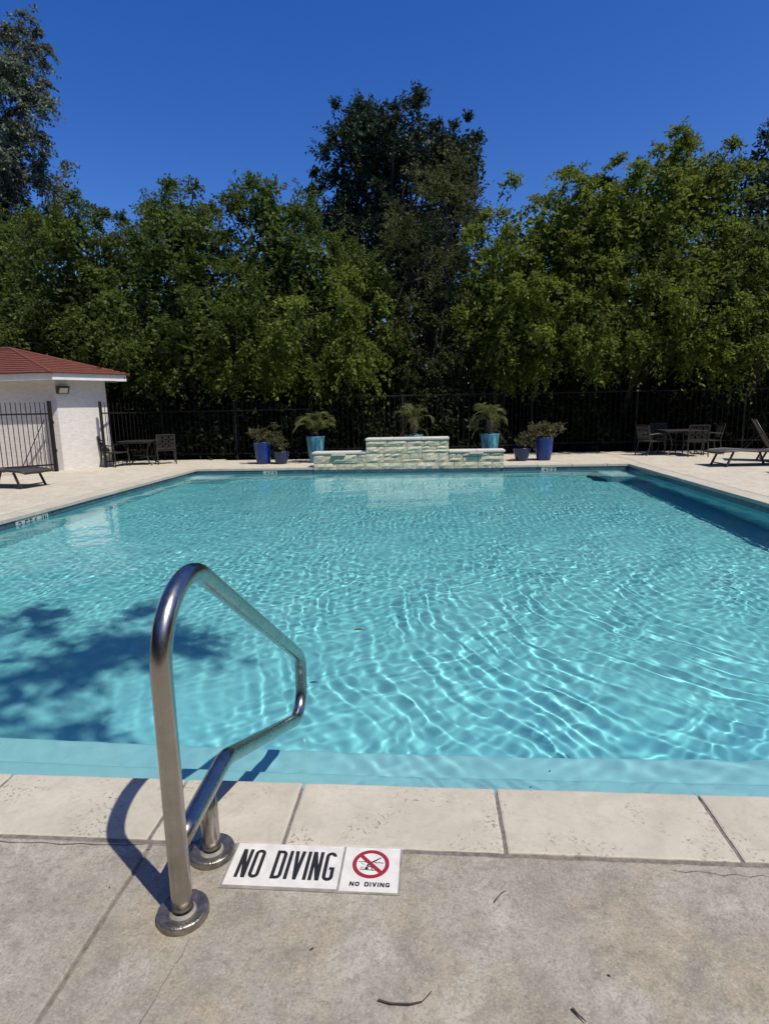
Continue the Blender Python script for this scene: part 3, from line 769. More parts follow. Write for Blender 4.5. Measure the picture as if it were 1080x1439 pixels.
# left bank of trees
tree('elm_tree', 'mid green elm behind the pool house roof', (-9.3, 16.3, 0), 4.2,
     [(0, 0, 5.0, 1.9, 1.6, 1.7), (-1.3, -.3, 3.6, 1.6, 1.4, 1.4), (1.0, -.5, 3.4, 1.5, 1.4, 1.5), (-.4, -.2, 6.2, 1.1, 1.0, .7), (1.5, -.1, 5.5, 1.1, 1.0, 1.0)], L['elm'], 102, zs=.95, ls=.10, group=GR, stray=5)
tree('elm_tree', 'rounded elm with the highest top left of the oak', (-6.4, 15.6, 0), 4.4,
     [(0, 0, 5.2, 1.7, 1.5, 1.65), (-.9, -.4, 3.7, 1.4, 1.3, 1.3), (1.0, -.3, 3.5, 1.5, 1.3, 1.5), (.3, -.9, 2.9, 1.6, 1.1, 1.0), (-1.2, -.9, 2.8, 1.3, 1.0, .9), (.2, 0, 6.1, 1.1, 1.1, .75)], L['elm'], 103, zs=.96, ls=.10, group=GR, stray=6)
tree('elm_tree', 'dark leafy tree just left of the tall oak', (-3.9, 16.3, 0), 4.4,
     [(0, 0, 5.3, 1.5, 1.4, 1.5), (.9, .1, 4.4, 1.4, 1.3, 1.4), (-.8, -.3, 4.0, 1.4, 1.2, 1.4), (0, -.6, 3.0, 1.7, 1.2, 1.0), (-.5, 0, 6.3, .8, .8, .6), (2.1, .4, 4.0, 1.3, 1.2, 1.5), (2.4, .6, 2.6, 1.2, 1.2, 1.2)], L['elm'], 104, ls=.105, group=GR, stray=4, droop=.15)
tree('elm_tree', 'elm at the far left edge behind the roof ridge', (-12.6, 17.6, 0), 4.2,
     [(0, 0, 5.3, 1.9, 1.6, 1.8), (1.0, -.4, 3.6, 1.7, 1.4, 1.6), (-1.5, 0, 4.2, 1.6, 1.4, 1.8)], L['elm'], 105, ls=.10, group=GR, stray=5)
tree('eucalyptus_tree', 'tall grey green tree hanging in from the top left corner', (-13.7, 19.0, 0), 9.5,
     [(.2, 0, 11.2, 1.6, 1.5, 2.2), (1.4, -.2, 10.2, 1.25, 1.1, 2.1), (.9, 0, 8.2, 1.2, 1.1, 1.7), (-1.2, 0, 9.6, 1.7, 1.5, 2.6), (1.6, 0, 11.6, .9, .7, 1.3), (.4, -.3, 9.6, 1.5, 1.2, 2.0), (1.0, 0, 7.2, .9, .9, 1.2)],
     L['grey'], 106, ls=.12, dens=1.9, droop=.5, up=.1, trunk_r=.24, clump=.55, core=False)
tree('hackberry_tree', 'light green drooping tree right behind the left turquoise planter', (-2.1, 15.7, 0), 3.0,
     [(-1.3, -.7, 3.1, 1.25, .9, .95), (.3, -.7, 3.3, 1.2, .9, .9), (-.6, -.9, 2.5, 1.6, .8, .75), (.1, -.4, 4.1, 1.0, .8, .6), (-2.2, -.8, 3.0, 1.0, .8, .8)], L['bright'], 107, ls=.125, dens=1.5, droop=.75, up=0.0, group=GR, trunk_r=.10, core=False)
tree('cedar_elm', 'olive brown feathery tree in front of the tall oak', (.1, 16.3, 0), 4.6,
     [(0, 0, 5.3, 1.5, 1.3, 1.7), (-.5, -.4, 3.9, 1.3, 1.1, 1.4), (.6, -.2, 4.0, 1.2, 1.1, 1.5), (0, -.5, 2.7, 1.5, 1.1, 1.2), (.2, 0, 6.7, .9, .9, .8)], L['olive'], 108, ls=.085, dens=1.5, droop=.25, up=.35, group=GR, nlf=20, clump=.55, core=False)
# right bank
tree('hackberry_tree', 'bright green tree right of the oak with wispy top shoots', (3.1, 16.1, 0), 4.6,
     [(0, 0, 5.4, 1.6, 1.4, 1.5), (-1.2, -.4, 4.4, 1.3, 1.1, 1.3), (1.0, -.2, 5.2, 1.2, 1.2, 1.6), (-.9, -1.0, 3.2, 1.3, .9, 1.1), (.8, -1.0, 2.9, 1.3, .9, .8), (.6, -.5, 4.0, 1.4, 1.1, 1.3)], L['bright'], 109, zs=.96, ls=.11, group=GR, stray=8, droop=.45)
tree('hackberry_tree', 'tallest bright green tree on the right bank', (5.7, 16.2, 0), 5.0,
     [(0, 0, 6.4, 1.5, 1.4, 1.5), (-.9, -.2, 5.6, 1.3, 1.2, 1.4), (1.0, 0, 6.6, 1.1, 1.1, 1.2), (.2, -.5, 4.6, 1.6, 1.2, 1.2), (1.2, -.6, 4.0, 1.4, 1.1, 1.1), (0, -1.2, 3.1, 1.4, .8, .9), (1.6, -1.2, 2.9, 1.2, .8, .8)], L['bright'], 110, zs=.93, ls=.11, group=GR, stray=6, droop=.45)
tree('hackberry_tree', 'leaning green tree with low branches over the patio table', (5.0, 15.7, 0), 3.2,
     [(-.6, -.5, 3.0, 1.2, .9, .7), (1.1, -.4, 3.4, 1.4, .9, .9), (0, -.2, 4.2, 1.5, 1.0, .8), (1.5, -.5, 2.6, .8, .7, .7)], L['elm'], 111, ls=.115, dens=1.4, group=GR, droop=.7, up=0, trunk_r=.09, core=False, lean=(.7, 0))
tree('hackberry_tree', 'low drooping green tree behind the right turquoise planter', (1.9, 15.6, 0), 3.0,
     [(0, -.3, 3.9, 1.1, .9, .8), (.5, -.5, 3.0, 1.0, .8, .8), (-.4, -.4, 3.2, .8, .8, .6), (.2, -.6, 2.3, .6, .6, .5)], L['bright'], 115, ls=.12, dens=1.4, group=GR, droop=.75, up=0, trunk_r=.09, core=False)
tree('juniper_tree', 'dark conifer at the right edge behind the sun lounger', (8.3, 17.6, 0), 5.4,
     [(0, 0, 5.0, 1.2, 1.2, 2.4), (.5, 0, 7.0, .6, .6, 1.4), (-.5, -.2, 3.0, 1.3, 1.1, 1.6), (-.5, 0, 6.6, .4, .4, 1.0), (1.4, 0, 6.0, .9, .9, 2.0)], L['oak'], 112, ls=.07, dens=1.3, droop=.05, up=.7, nlf=20, clump=.45)
tree('elm_tree', 'green tree filling the right edge in front of the conifer', (8.2, 15.7, 0), 4.0,
     [(0, 0, 4.6, 1.5, 1.2, 1.3), (-.7, -.3, 3.2, 1.2, 1.0, 1.2), (1.1, -.3, 3.0, 1.4, 1.1, 1.6)], L['elm'], 113, ls=.095, group=GR, droop=.4)

# the wood behind, one dark mass that nobody could count
rng = np.random.default_rng(77)
n = 3600
cw = np.stack([rng.uniform(-24, 22, n), rng.uniform(20.5, 26, n), np.zeros(n)], 1)
hmax = 4.9 + .9*np.sin(cw[:, 0]*.8) + .6*np.sin(cw[:, 0]*2.1 + 1)
cw[:, 2] = rng.uniform(0, 1, n)**1.3*hmax
wd_ = spray(cw, np.full(n, .9), 5, 7, .42, rng, None, .2, .3)
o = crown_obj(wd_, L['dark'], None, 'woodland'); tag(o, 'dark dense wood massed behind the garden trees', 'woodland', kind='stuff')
# unseen wood round the near side, added to block some sky light
n = 3000
th = rng.uniform(math.radians(150), math.radians(392), n); rad = rng.uniform(17, 22, n)
cb = np.stack([rad*np.cos(th) - .5, rad*np.sin(th)*.8 + 3.0, rng.uniform(0, 1, n)**1.1*(8.5 + 1.2*np.sin(th*9))], 1)
cb = cb[(cb[:, 1] < 9.0)]; n = len(cb)
o = crown_obj(spray(cb, np.full(n, 1.2), 5, 7, .55, rng, None, .2, .3), L['dark'], None, 'unseen_wood_belt'); tag(o, 'unseen belt of dark trees added on the near side', 'woodland', kind='stuff')
# shaded undergrowth along the back of the fence
n = 2300
cu = np.stack([rng.uniform(-13, 12, n), rng.uniform(16.6, 19.8, n), np.zeros(n)], 1)
cu[:, 2] = rng.uniform(0, 1, n)*(3.4 + .5*np.sin(cu[:, 0]*1.7))
n2 = 900
cv = np.stack([rng.uniform(-7, 11, n2), rng.uniform(.15, .8, n2), rng.uniform(0, 1, n2)], 1)
cv[:, 1] += np.where(cv[:, 0] < 1.7, 14.95, 15.8); cv[:, 2] *= 1.1 + .5*np.sin(cv[:, 0]*2.3) + .3*np.sin(cv[:, 0]*5.1)
cu = np.vstack([cu, cv]); n += n2
ud = spray(cu, np.full(n, .6), 6, 8, .16, rng, None, .3, .3)
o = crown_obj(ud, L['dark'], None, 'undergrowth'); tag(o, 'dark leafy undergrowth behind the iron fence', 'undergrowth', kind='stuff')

# overhanging tree behind the camera whose shade falls on the left of the water
tree('shade_tree', 'overhanging tree beside the near deck that shades the left water', (-4.6, -1.25, 0), 6.2,
     [(5.95, 1.75, 7.30, 0.65, 0.45, .45), (5.35, 2.45, 7.30, 0.70, 0.55, .45), (4.60, 2.20, 7.30, 0.80, 0.70, .45), (3.70, 2.30, 7.30, 0.90, 0.70, .45), (2.70, 2.10, 7.30, 1.00, 0.80, .45), (5.40, 1.40, 7.30, 0.70, 0.40, .45), (4.50, 1.30, 7.30, 0.80, 0.40, .45), (3.50, 1.30, 7.30, 0.90, 0.40, .45), (6.30, 2.15, 7.30, 0.30, 0.30, .45), (1.6, 1.0, 7.4, 1.2, 1.0, .7), (.1, .2, 7.5, 1.4, 1.2, .8), (1.6, -.9, 7.4, 1.3, 1.1, .8), (3.1, -.6, 7.3, 1.1, .8, .6), (-1.2, 1.0, 7.3, 1.3, 1.1, .8), (-.6, -1.4, 7.2, 1.4, 1.2, .8)],
     L['elm'], 120, ls=.13, dens=1.75, droop=.35, core=False, trunk_r=.2, ntw=10, nlf=13, clump=.42, lean=(.6, .6))

# ------------------------------------------------------------------ iron fences
picket_me = {}
def picket(h):
    k = round(h, 3)
    if k not in picket_me:
        m_ = MB().box(-.0055, .0055, -.0055, .0055, 0, h).mesh('picket'); m_.materials.append(M['iron']); picket_me[k] = m_
    return picket_me[k]
def fence(label, pts, ztop, pick_h, gap=.115, post_h=None, z_low=.13, gaps=2.4, zrail2=None):
    t_ = thing('iron_fence', label, 'fence', (0, 0, 0)); post_h = post_h or pick_h
    for (a, b) in zip(pts[:-1], pts[1:]):
        a = Vector((*a, 0)); b = Vector((*b, 0)); Lg = (b-a).length; d = (b-a)/Lg
        for z in (ztop, z_low): MB().bar(a + Vector((0, 0, z)), b + Vector((0, 0, z)), .028, .03).build('rail', M['iron'], t_)
        np_ = max(1, round(Lg/gaps))
        for k in range(np_ + 1):
            if k == np_ and b != Vector((*pts[-1], 0)): continue
            p = a + d*(Lg*k/np_); MB().box(p.x-.026, p.x+.026, p.y-.026, p.y+.026, -.08, post_h).build('post', M['iron'], t_, bevel=.004, seg=1)
        m_ = int(Lg/gap)
        for k in range(1, m_):
            p = a + d*(Lg*k/m_); o = link(bpy.data.objects.new('picket', picket(pick_h - .05)), t_); o.location = (p.x, p.y, .05)
    return t_
fence('black iron fence running from the pool house corner behind the left table', [(-7.36, 12.9), (-6.9, 14.95), (-3.0, 14.85)], 1.22, 1.46, .125, 1.48)
fence('flat topped iron fence along the back behind planters and right table', [(-2.98, 14.85), (1.6, 14.95), (2.6, 15.75), (10.5, 15.75)], 1.50, 1.49, .13, 1.53, .22)
# gate standing open at the pool house
gt = thing('iron_gate', 'open black picket gate standing in front of the pool house', 'gate', (-8.06, 12.16, 0))
gd = Vector((-.80, -.83, 0)); gl_ = gd.length; gd.normalize()
for f in (0, gl_):
    p = gd*f; MB().box(p.x-.032, p.x+.032, p.y-.032, p.y+.032, 0 if f == 0 else .06, 1.50).build('gate_post', M['iron'], gt, bevel=.004, seg=1)
for z in (1.23, .15): MB().bar(Vector((0, 0, z)), gd*gl_ + Vector((0, 0, z)), .03, .035).build('gate_rail', M['iron'], gt)
for k in range(1, 13):
    p = gd*(gl_*k/13); o = link(bpy.data.objects.new('picket', picket(1.41)), gt); o.location = (p.x, p.y, .06)
MB().bar(gd*.12 + Vector((0, 0, 1.12)), gd*.62 + Vector((0, 0, .16)), .014).build('brace_rod', M['iron'], gt)
for z in (.45, 1.05): MB().box(.03, .055, -.03, .02, z-.03, z+.03).build('hinge', M['iron'], gt)

# ------------------------------------------------------------------ pool house
ph = thing('pool_house', 'small white pool house with red shingle hip roof', 'building', (0, 0, 0))
A_, B_, C_, D_, E_ = (-15.5, 12.34), (-8.0, 12.34), (-7.40, 13.26), (-9.9, 14.9), (-15.5, 14.9)
poly = [A_, B_, C_, D_, E_]
EV = 1.93
MB().prism(poly, -.05, EV + .03).build('wall', M['wall'], ph)
def offset(poly, d):
    out = []; n = len(poly)
    for i in range(n):
        p0, p1, p2 = Vector(poly[i-1]), Vector(poly[i]), Vector(poly[(i+1) % n])
        e1 = (p1-p0).normalized(); e2 = (p2-p1).normalized(); n1 = Vector((e1.y, -e1.x)); n2 = Vector((e2.y, -e2.x))
        b = (n1+n2); b = b/(b.length_squared)*2*d; out.append((p1.x + b.x, p1.y + b.y))
    return out
OV = .34
ev = offset(poly, OV)
for i in range(5):
    a, b = Vector((*ev[i], 0)), Vector((*ev[(i+1) % 5], 0)); inw = offset(poly, OV - .03); a2, b2 = Vector((*inw[i], 0)), Vector((*inw[(i+1) % 5], 0))
    z0, z1 = EV, EV + .135
    P8 = [a + Vector((0,0,z0)), b + Vector((0,0,z0)), b2 + Vector((0,0,z0)), a2 + Vector((0,0,z0)), a + Vector((0,0,z1)), b + Vector((0,0,z1)), b2 + Vector((0,0,z1)), a2 + Vector((0,0,z1))]
    MB().add(P8, [(0,3,2,1),(4,5,6,7),(0,1,5,4),(1,2,6,5),(2,3,7,6),(3,0,4,7)]).build('fascia', M['fascia'], ph)
MB().prism(offset(poly, OV - .032), EV + .032, EV + .045).build('soffit', M['soffit'], ph)
rf = bpy.data.objects.new('roof', None); link(rf, ph)
rv = offset(poly, OV + .05)
apex = Vector((-9.9, 13.75, 2.76)); apex2 = Vector((-15.9, 13.75, 2.76))
def slope(p, q_, r1, r2, n=13):
    p, q_, r1, r2 = Vector(p), Vector(q_), Vector(r1), Vector(r2)
    nn = (q_-p).cross(r1-p).normalized()
    b = MB()
    for k in range(n):
        f0, f1 = k/n, (k+1)/n + .02
        a0, b0, a1, b1 = p.lerp(r1, f0), q_.lerp(r2, f0), p.lerp(r1, min(1, f1)), q_.lerp(r2, min(1, f1))
        u = nn*.022
        b.add([a0+u, b0+u, b1+nn*.002, a1+nn*.002, a0-u*.3, b0-u*.3], [(0, 1, 2, 3), (4, 5, 1, 0)])
    b.build('shingle_course', M['shingle'], rf)
z1 = EV + .14
v3 = lambda t: Vector((*t, z1))
slope(v3(rv[0]), v3(rv[1]), apex2, apex); slope(v3(rv[1]), v3(rv[2]), apex, apex); slope(v3(rv[2]), v3(rv[3]), apex, apex); slope(v3(rv[3]), v3(rv[4]), apex, apex2)
for p in (rv[1], rv[2], rv[3]): MB().tube([v3(p) + Vector((0, 0, .0)), v3(p).lerp(apex, .5) + Vector((0, 0, .005)), apex + Vector((0, 0, .012))], .035, 6).build('hip_cap', M['shingle'], rf)
MB().tube([apex + Vector((0, 0, .012)), apex.lerp(apex2, .5) + Vector((0, 0, .012)), apex2 + Vector((0, 0, .012))], .04, 6).build('ridge_cap', M['shingle'], rf)
MB().prism(offset(poly, OV + .045), EV + .134, EV + .142).build('drip_edge', M['bronze'], ph)
# flood light under the eave
wl_ = bpy.data.objects.new('wall_light', None); link(wl_, ph)
dC = (Vector(C_) - Vector(B_)).normalized(); wl_.location = (B_[0] + dC.x*.13, B_[1] + dC.y*.13, 1.72); wl_.rotation_euler = (0, 0, math.atan2(dC.y, dC.x))
b = MB(); b.add([(-.12, 0, -.07), (.12, 0, -.07), (.12, 0, .09), (-.12, 0, .09), (-.12, -.05, -.07), (.12, -.05, -.07), (.12, -.13, .06), (-.12, -.13, .06), (.12, -.12, .09), (-.12, -.12, .09)],
      [(0, 3, 2, 1), (0, 1, 5, 4), (4, 5, 6, 7), (7, 6, 8, 9), (9, 8, 2, 3), (0, 4, 7, 9, 3), (1, 2, 8, 6, 5)])
b.build('housing', M['bronze'], wl_)
MB().add([(-.085, -.060, -.055), (.085, -.060, -.055), (.085, -.134, .045), (-.085, -.134, .045), (-.085, -.05, -.05), (.085, -.05, -.05), (.085, -.122, .05), (-.085, -.122, .05)],
         [(0, 1, 2, 3), (7, 6, 5, 4), (0, 4, 5, 1), (1, 5, 6, 2), (2, 6, 7, 3), (3, 7, 4, 0)]).build('lens', M['lens'], wl_)

# ------------------------------------------------------------------ planters
def planter(name, label, x, y, prof, mat, soil_r, soil_z, flute=0, fn=0, group=None):
    t_ = thing(name, label, 'planter', (x, y, 0), rnd.uniform(0, 1), group)
    MB().lathe(prof, 48, 0, 0, flute, fn).build('pot', mat, t_, smooth=True)
    MB().lathe([(soil_r, soil_z), (.001, soil_z + .01)], 24).build('soil', M['potsoil'], t_)
    return t_
tallp = [(.001, .004), (.135, .004), (.145, .012), (.172, .2), (.192, .40), (.200, .475), (.207, .49), (.205, .50), (.19, .50), (.182, .47), (.17, .40)]
bowlp = [(.001, .004), (.115, .004), (.125, .012), (.155, .12), (.175, .215), (.181, .265), (.187, .275), (.184, .285), (.168, .285), (.160, .26), (.15, .2)]
turqp = [(.001, .004), (.130, .004), (.140, .012), (.165, .22), (.190, .46), (.205, .575), (.210, .59), (.206, .60), (.190, .60), (.184, .57), (.17, .5)]
planter('tall_planter', 'tall cobalt blue glazed planter left of the stone wall', -3.83, 13.33, tallp, M['cobalt'], .178, .455, .03, 18)
planter('bowl_planter', 'short dark navy bowl planter beside the left cobalt planter', -3.40, 13.27, bowlp, M['navy'], .158, .25)
planter('tall_planter', 'tall cobalt blue glazed planter at far right of the stone wall', 2.48, 13.32, tallp, M['cobalt'], .178, .455, .03, 18)
planter('bowl_planter', 'short dark navy bowl planter beside the right cobalt planter', 1.99, 13.24, bowlp, M['navy'], .158, .25)
PX = ((-2.64, 13.5), (-.38, 13.5), (1.31, 13.4))
for (px, py), lab in zip(PX, ('turquoise streaked planter at the left end of the stone wall', 'turquoise planter whose rim shows above the high middle wall', 'turquoise streaked planter behind the right end of the stone wall')):
    planter('ribbed_planter', lab, px, py, turqp, M['turq'], .184, .555, .05, 14)

def frond_mesh(seed, ln=.62, arch=.55, nl=24, lw=.17):
    rr = random.Random(seed); b = MB(); pts = []
    for k in range(11):
        f = k/10; pts.append(Vector((ln*f*(1 - .32*f*f), 0, ln*(.75*f - arch*f**2.3*1.45))))
    b.tube(pts, [.008*(1 - .8*k/10) for k in range(11)], 4)
    for k in range(nl):
        f = .16 + .82*k/nl; i = min(9, int(f*10)); p = pts[i].lerp(pts[i+1], f*10 - i); tg = (pts[i+1]-pts[i]).normalized()
        for s in (-1, 1):
            l_ = lw*(math.sin(math.pi*min(1, f*1.02))**.5)*rr.uniform(.8, 1.15)
            d = (tg*.75 + Vector((0, s*.75, 0)) + Vector((0, 0, -.10 + rr.uniform(-.3, .3)))).normalized()
            n_ = d.cross(Vector((0, 0, 1))).normalized()*.0075
            m_ = p + d*l_*.5; e = p + d*l_ + Vector((0, 0, -.14*l_))
            b.add([p, m_ + n_, e, m_ - n_], [(0, 1, 2, 3)])
    me = b.mesh('frond'); me.materials.append(L['palm']); return me
FR = [frond_mesh(1), frond_mesh(2, .70, .62), frond_mesh(3, .56, .42), frond_mesh(4, .66, .75)]
def palm(label, x, y, seed, trunk, nf, sc, ex=(), p0=.35):
    rr = random.Random(seed); t_ = thing('potted_palm', label, 'palm', (x, y, .56), 0, 'palms in turquoise planters')
    prof = []; k = 0
    n = 9
    for i in range(n):
        z = trunk*i/n; r = .055 + .02*math.sin(i/n*3.0)
        prof += [(r*.85, z), (r*1.18, z + trunk/n*.7)]
    prof += [(.045, trunk), (.001, trunk+.03)]
    MB().lathe(prof, 12, 0, 0, .2, 7).build('trunk', M['palmbark'], t_)
    for k in range(nf):
        o = link(bpy.data.objects.new('frond', rr.choice(FR)), t_); o.location = (0, 0, trunk - .01)
        inner = k/nf
        o.rotation_euler = (rr.uniform(-.35, .35), .45 - p0 - 1.25*inner + rr.uniform(-.22, .22), 2*math.pi*(k*.382) + rr.uniform(-.3, .3)); s = sc*rr.uniform(.7, 1.12)*(1 - .1*inner); o.scale = (s, s, s)
    for (rot, pit, zz, s) in ex:
        o = link(bpy.data.objects.new('frond', FR[3]), t_); o.location = (0, 0, zz); o.rotation_euler = (0, pit, rot); o.scale = (s, s, s)
    return t_
palm('full palm with upswept fronds in the left turquoise planter', PX[0][0], PX[0][1], 5, .12, 19, 1.15, (), .75)
palm('palm with dark trunk standing behind the high middle wall', PX[1][0], PX[1][1], 6, .34, 15, 1.1, ((2.9, .2, .08, .8), (.2, .1, .1, .75)))
palm('arching palm with ringed trunk in the right turquoise planter', PX[2][0], PX[2][1], 8, .32, 15, 1.12, ((3.0, -.1, .05, .85), (.1, .1, .06, .6)))

def shrub(name, label, x, y, z, n, rx, rz, mat, seed, ls, offs=(0, 0)):
    rng = np.random.default_rng(seed); rr = random.Random(seed); t_ = thing(name, label, 'plant', (x, y, z))
    cs = np.stack([offs[0] + rng.normal(0, rx*.5, n), rng.normal(0, rx*.4, n), offs[1] + .06 + rng.uniform(0, rz, n)], 1)
    cs[:, 0] = np.clip(cs[:, 0], offs[0]-rx, offs[0]+rx)
    crown_obj(spray(cs, np.full(n, .12), 7, 7, ls, rng, np.array([0, 0, 0.]), .2, .4, .62), mat, t_, 'foliage')
    b = MB()
    for c in cs[:14]:
        c = Vector(c); b.tube([Vector((c.x*.15, c.y*.2, -.06)), c*.5 + Vector((0, 0, .03)), c], [.009, .007, .004], 5)
    b.build('stem', M['bark'], t_); return t_
shrub('rose_shrub', 'sparse brownish shrub in the left cobalt planter', -3.83, 13.33, .46, 22, .26, .22, L['rust'], 31, .055, (-.05, 0))
shrub('trailing_plant', 'grey green leafy plant in the left navy bowl', -3.40, 13.27, .25, 22, .18, .26, L['shrub'], 32, .05, (-.06, 0))
shrub('tall_shoot', 'upright leafy shoot between the left cobalt and navy planters', -3.58, 13.5, .10, 16, .09, .78, L['shrub'], 35, .05)
shrub('rose_shrub', 'bushy rust tinted shrub in the right cobalt planter', 2.48, 13.32, .46, 40, .33, .25, L['rust'], 33, .055, (.0, .0))
shrub('trailing_plant', 'grey green leafy plant in the right navy bowl', 1.99, 13.24, .25, 30, .24, .24, L['shrub'], 34, .05, (.06, 0))

# ------------------------------------------------------------------ patio furniture
K = .77
def patio_chair(label, x, y, rz, group='cast metal patio chairs'):
    t_ = thing('patio_chair', label, 'chair', (x, y, 0), rz, group)
    w, d, sh_, bh = .25*K*1.05, .24*K, .42*K, .90*K
    m_ = M['castalu']
    for sx in (-1, 1):
        MB().tube([(sx*w, -d, sh_*.98), (sx*(w+.015), -d-.03, sh_*.4), (sx*(w+.02), -d-.02, 0)], .013, 6).build('leg', m_, t_)
        MB().tube([(sx*w, d, sh_), (sx*w, d+.03, sh_*.5), (sx*w, d+.09, 0)], .013, 6).build('leg', m_, t_)
        MB().tube([(sx*w, d+.05, sh_+.20*K), (sx*(w+.03), 0, sh_+.23*K), (sx*(w+.03), -d+.0, sh_+.20*K), (sx*(w+.02), -d-.01, sh_+.10), (sx*w, -d, sh_*.98)], .013, 6).build('arm', m_, t_)
    MB().box(-w, w, -d, d, sh_-.012, sh_+.012).build('seat', m_, t_, bevel=.008)
    tilt = .22
    bp = lambda u, v: Vector((u*w, d + tilt*v*(bh-sh_), sh_ + v*(bh-sh_)))
    fr = MB()
    for p, q_ in ((bp(-1, 0), bp(-1, 1)), (bp(1, 0), bp(1, 1)), (bp(-1, 1), bp(1, 1)), (bp(-1, .14), bp(1, .14))): fr.bar(p, q_, .024, .02, (0, 1, 0))
    fr.build('back_frame', m_, t_)
    lt = MB()                                               # fretwork: diagonals with small rings at the crossings
    nu, nv = 3, 3
    for i in range(nu):
        for j in range(nv):
            u0, u1 = -1 + 2*i/nu, -1 + 2*(i+1)/nu; v0, v1 = .16 + .8*j/nv, .16 + .8*(j+1)/nv; um, vm = (u0+u1)/2, (v0+v1)/2
            for (p, q_) in (((u0, v0), (u1, v1)), ((u0, v1), (u1, v0))): lt.bar(bp(*p), bp(*q_), .013, .01, (0, 1, 0))
            rp = [bp(um + .22*math.cos(k*math.pi/4), vm + .09*math.sin(k*math.pi/4)) for k in range(9)]
            for k in range(8): lt.bar(rp[k], rp[k+1], .012, .011, (0, 1, 0))
    lt.build('back_lattice', m_, t_)
    return t_
def patio_table(label, x, y, rz, w=.40, d=.32, h=.57):
    t_ = thing('patio_table', label, 'table', (x, y, 0), rz)
    m_ = M['castalu']
    MB().box(-w, w, -d, d, h-.022, h).build('table_top', m_, t_, bevel=.008)
    MB().box(-w*.9, w*.9, -d*.9, d*.9, h-.06, h-.024).build('apron', m_, t_)
    for sx in (-1, 1):
        for sy in (-1, 1):
            MB().tube([(sx*w*.82, sy*d*.82, h-.04), (sx*w*.62, sy*d*.62, h*.72), (sx*w*.50, sy*d*.5, h*.40), (sx*w*.62, sy*d*.62, h*.14), (sx*w*.85, sy*d*.85, 0)], .013, 6).build('leg', m_, t_)
    MB().tube([(w*.5*math.cos(k*math.pi/6), d*.5*math.sin(k*math.pi/6), h*.40) for k in range(13)], .008, 5).build('stretcher', m_, t_)
    return t_
patio_table('dark metal patio table by the pool house corner', -6.85, 13.55, .12)
patio_chair('patio chair against the white wall, left of its table', -7.25, 13.12, math.radians(75))
patio_chair('lattice back patio chair right of the left table', -6.33, 13.75, math.radians(-150))
patio_table('dark metal patio table on the right deck', 5.78, 14.35, -.05, .46, .40)
patio_chair('patio chair with sunlit back rim, left of the right table', 5.12, 14.30, math.radians(110))
patio_chair('patio chair nearest the camera with its back to the pool at right table', 5.93, 13.85, math.radians(170))
patio_chair('patio chair behind the right table facing the pool', 5.62, 14.95, math.radians(8))
patio_chair('patio chair right of the right table beside the lounger', 6.42, 14.35, math.radians(-95))

def lounger(label, x, y, rz, back=0.0, mat='sling', ln=1.62):
    t_ = thing('sun_lounger', label, 'sun lounger', (x, y, 0), rz, 'sun loungers on the deck')
    w = .29; zs = .275; hinge = ln*.60
    fr = MB()
    # side profile with a slight dip at the knees (foot end at x = 0)
    prof = [(0, zs-.015), (.10, zs+.012), (.35, zs+.03), (.62, zs+.012), (hinge, zs)]
    bl = ln - hinge; prof_b = [(hinge, zs), (hinge + bl*.5*math.cos(back), zs + bl*.5*math.sin(back)), (hinge + bl*math.cos(back), zs + bl*math.sin(back))]
    for s in (-1, 1):
        MB().tube([(px, s*w, pz) for px, pz in prof], .018, 8).build('side_rail', M['frame'], t_, smooth=True)
        MB().tube([(px, s*w, pz) for px, pz in prof_b], .017, 8).build('back_rail', M['frame'], t_, smooth=True)
    def sheet(pr, name):
        V_ = []; 
        for px, pz in pr:
            for k in range(5):
                u = -1 + k/2; V_.append((px, u*(w-.004), pz + .004 - .022*(1-u*u)))
        nn = len(V_); V_ += [(a_, b_, c_-.006) for a_, b_, c_ in V_]
        F_ = []
        for i in range(len(pr)-1):
            for k in range(4):
                a_ = i*5+k; F_ += [(a_, a_+5, a_+6, a_+1), (nn+a_+1, nn+a_+6, nn+a_+5, nn+a_)]
        MB().add(V_, F_).build(name, M[mat], t_, smooth=True)
    sheet(prof, 'seat_sling'); sheet(prof_b, 'back_sling')
    MB().tube([(.0, -w, zs-.015), (0, w, zs-.015)], .018, 8).build('end_rail', M['frame'], t_)
    for x0, dx in ((.26, -.12), (hinge + .05, .12)):
        for s in (-1, 1): MB().bar((x0, s*(w-.03), zs), (x0+dx, s*(w-.02), 0), .036, .022, (0, 1, 0)).build('leg', M['frame'], t_)
        MB().bar((x0+dx*.85, -(w-.02), .05), (x0+dx*.85, w-.02, .05), .02).build('leg_bar', M['frame'], t_)
    if back > .1:
        for s in (-1, 1): MB().bar((hinge + bl*.55*math.cos(back), s*(w-.05), zs + bl*.55*math.sin(back)), (hinge + bl*.75, s*(w-.05), zs-.05), .016).build('prop', M['frame'], t_)
    return t_
lounger('dark sun lounger with its flat foot end showing at the left edge', -6.60, 9.48, math.radians(180 - 8), 0.0)
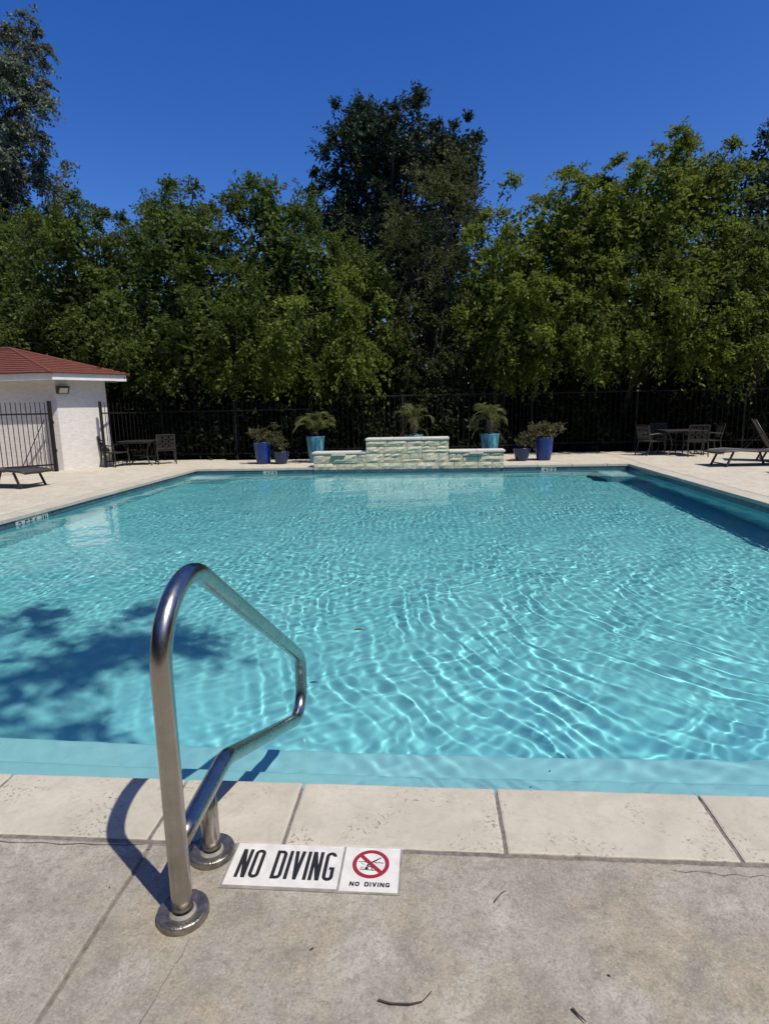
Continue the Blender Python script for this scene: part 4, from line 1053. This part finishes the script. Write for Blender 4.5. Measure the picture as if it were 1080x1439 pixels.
lounger('dark sun lounger with its flat foot end pointing at the pool, right edge', 5.28, 11.62, math.radians(3), 0.0)
lounger('taupe sun lounger with raised back at the right edge', 7.72, 12.2, math.radians(160), 1.05, 'sling2')
lounger('sun lounger at right edge nearest the water, mostly out of view', 5.75, 10.15, math.radians(-14), 0.0)

# ------------------------------------------------------------------ litter
def twig(label, pts, r):
    o = MB().tube(pts, [r*(1 - .6*i/(len(pts)-1)) for i in range(len(pts))], 6).build('twig', M['twig']); return tag(o, label, 'twig')
z = .004
twig('thin curved twig lying at the bottom centre of the deck', [(-.115, 1.016, z), (-.09, 1.010, z), (-.05, 1.009, z+.003), (-.025, 1.018, z), (-.012, 1.031, z+.002), (-.006, 1.038, z+.004)], .0021)
twig('small twig on the deck below the coping joint', [(.148, 1.276, z), (.155, 1.287, z), (.168, 1.302, z+.002), (.180, 1.312, z)], .0017)
twig('dark twig stub at the bottom right of the deck', [(.276, 1.022, z), (.284, 1.010, z), (.296, .995, z+.002)], .0026)
def scrap(label, x, y, zz, s, rz):
    pts = [(-1, 0), (-.4, .38), (.3, .42), (1, .05), (.35, -.36), (-.4, -.32)]
    b = MB(); V_ = [(px*s, py*s, .0012 + abs(py)*s*.35) for px, py in pts] + [(0, 0, .0012)]
    b.add(V_, [(i, (i+1) % 6, 6) for i in range(6)])
    o = b.build('fallen_leaf', M['deadleaf']); o.location = (x, y, zz); o.rotation_euler = (0, 0, rz); return tag(o, label, 'leaf')
scrap('tiny dark leaf scrap on the deck below the long tile', -.275, 1.125, 0, .0065, .6)
scrap('tiny leaf scrap on the left deck slab beside the joint', -.83, 1.27, 0, .004, 1.9)
scrap('speck of leaf on the right deck far from the twigs', .37, 1.10, 0, .0045, 2.4)
scrap('dark leaf floating on the water in the pool centre', -.44, 3.34, WZ + .004, .035, .2)
scrap('small leaf floating on the water at lower right', .42, 1.98, WZ + .004, .008, .9)
scrap('small dark leaf floating near the tree shade', -2.2, 4.25, WZ + .004, .02, 2.0)
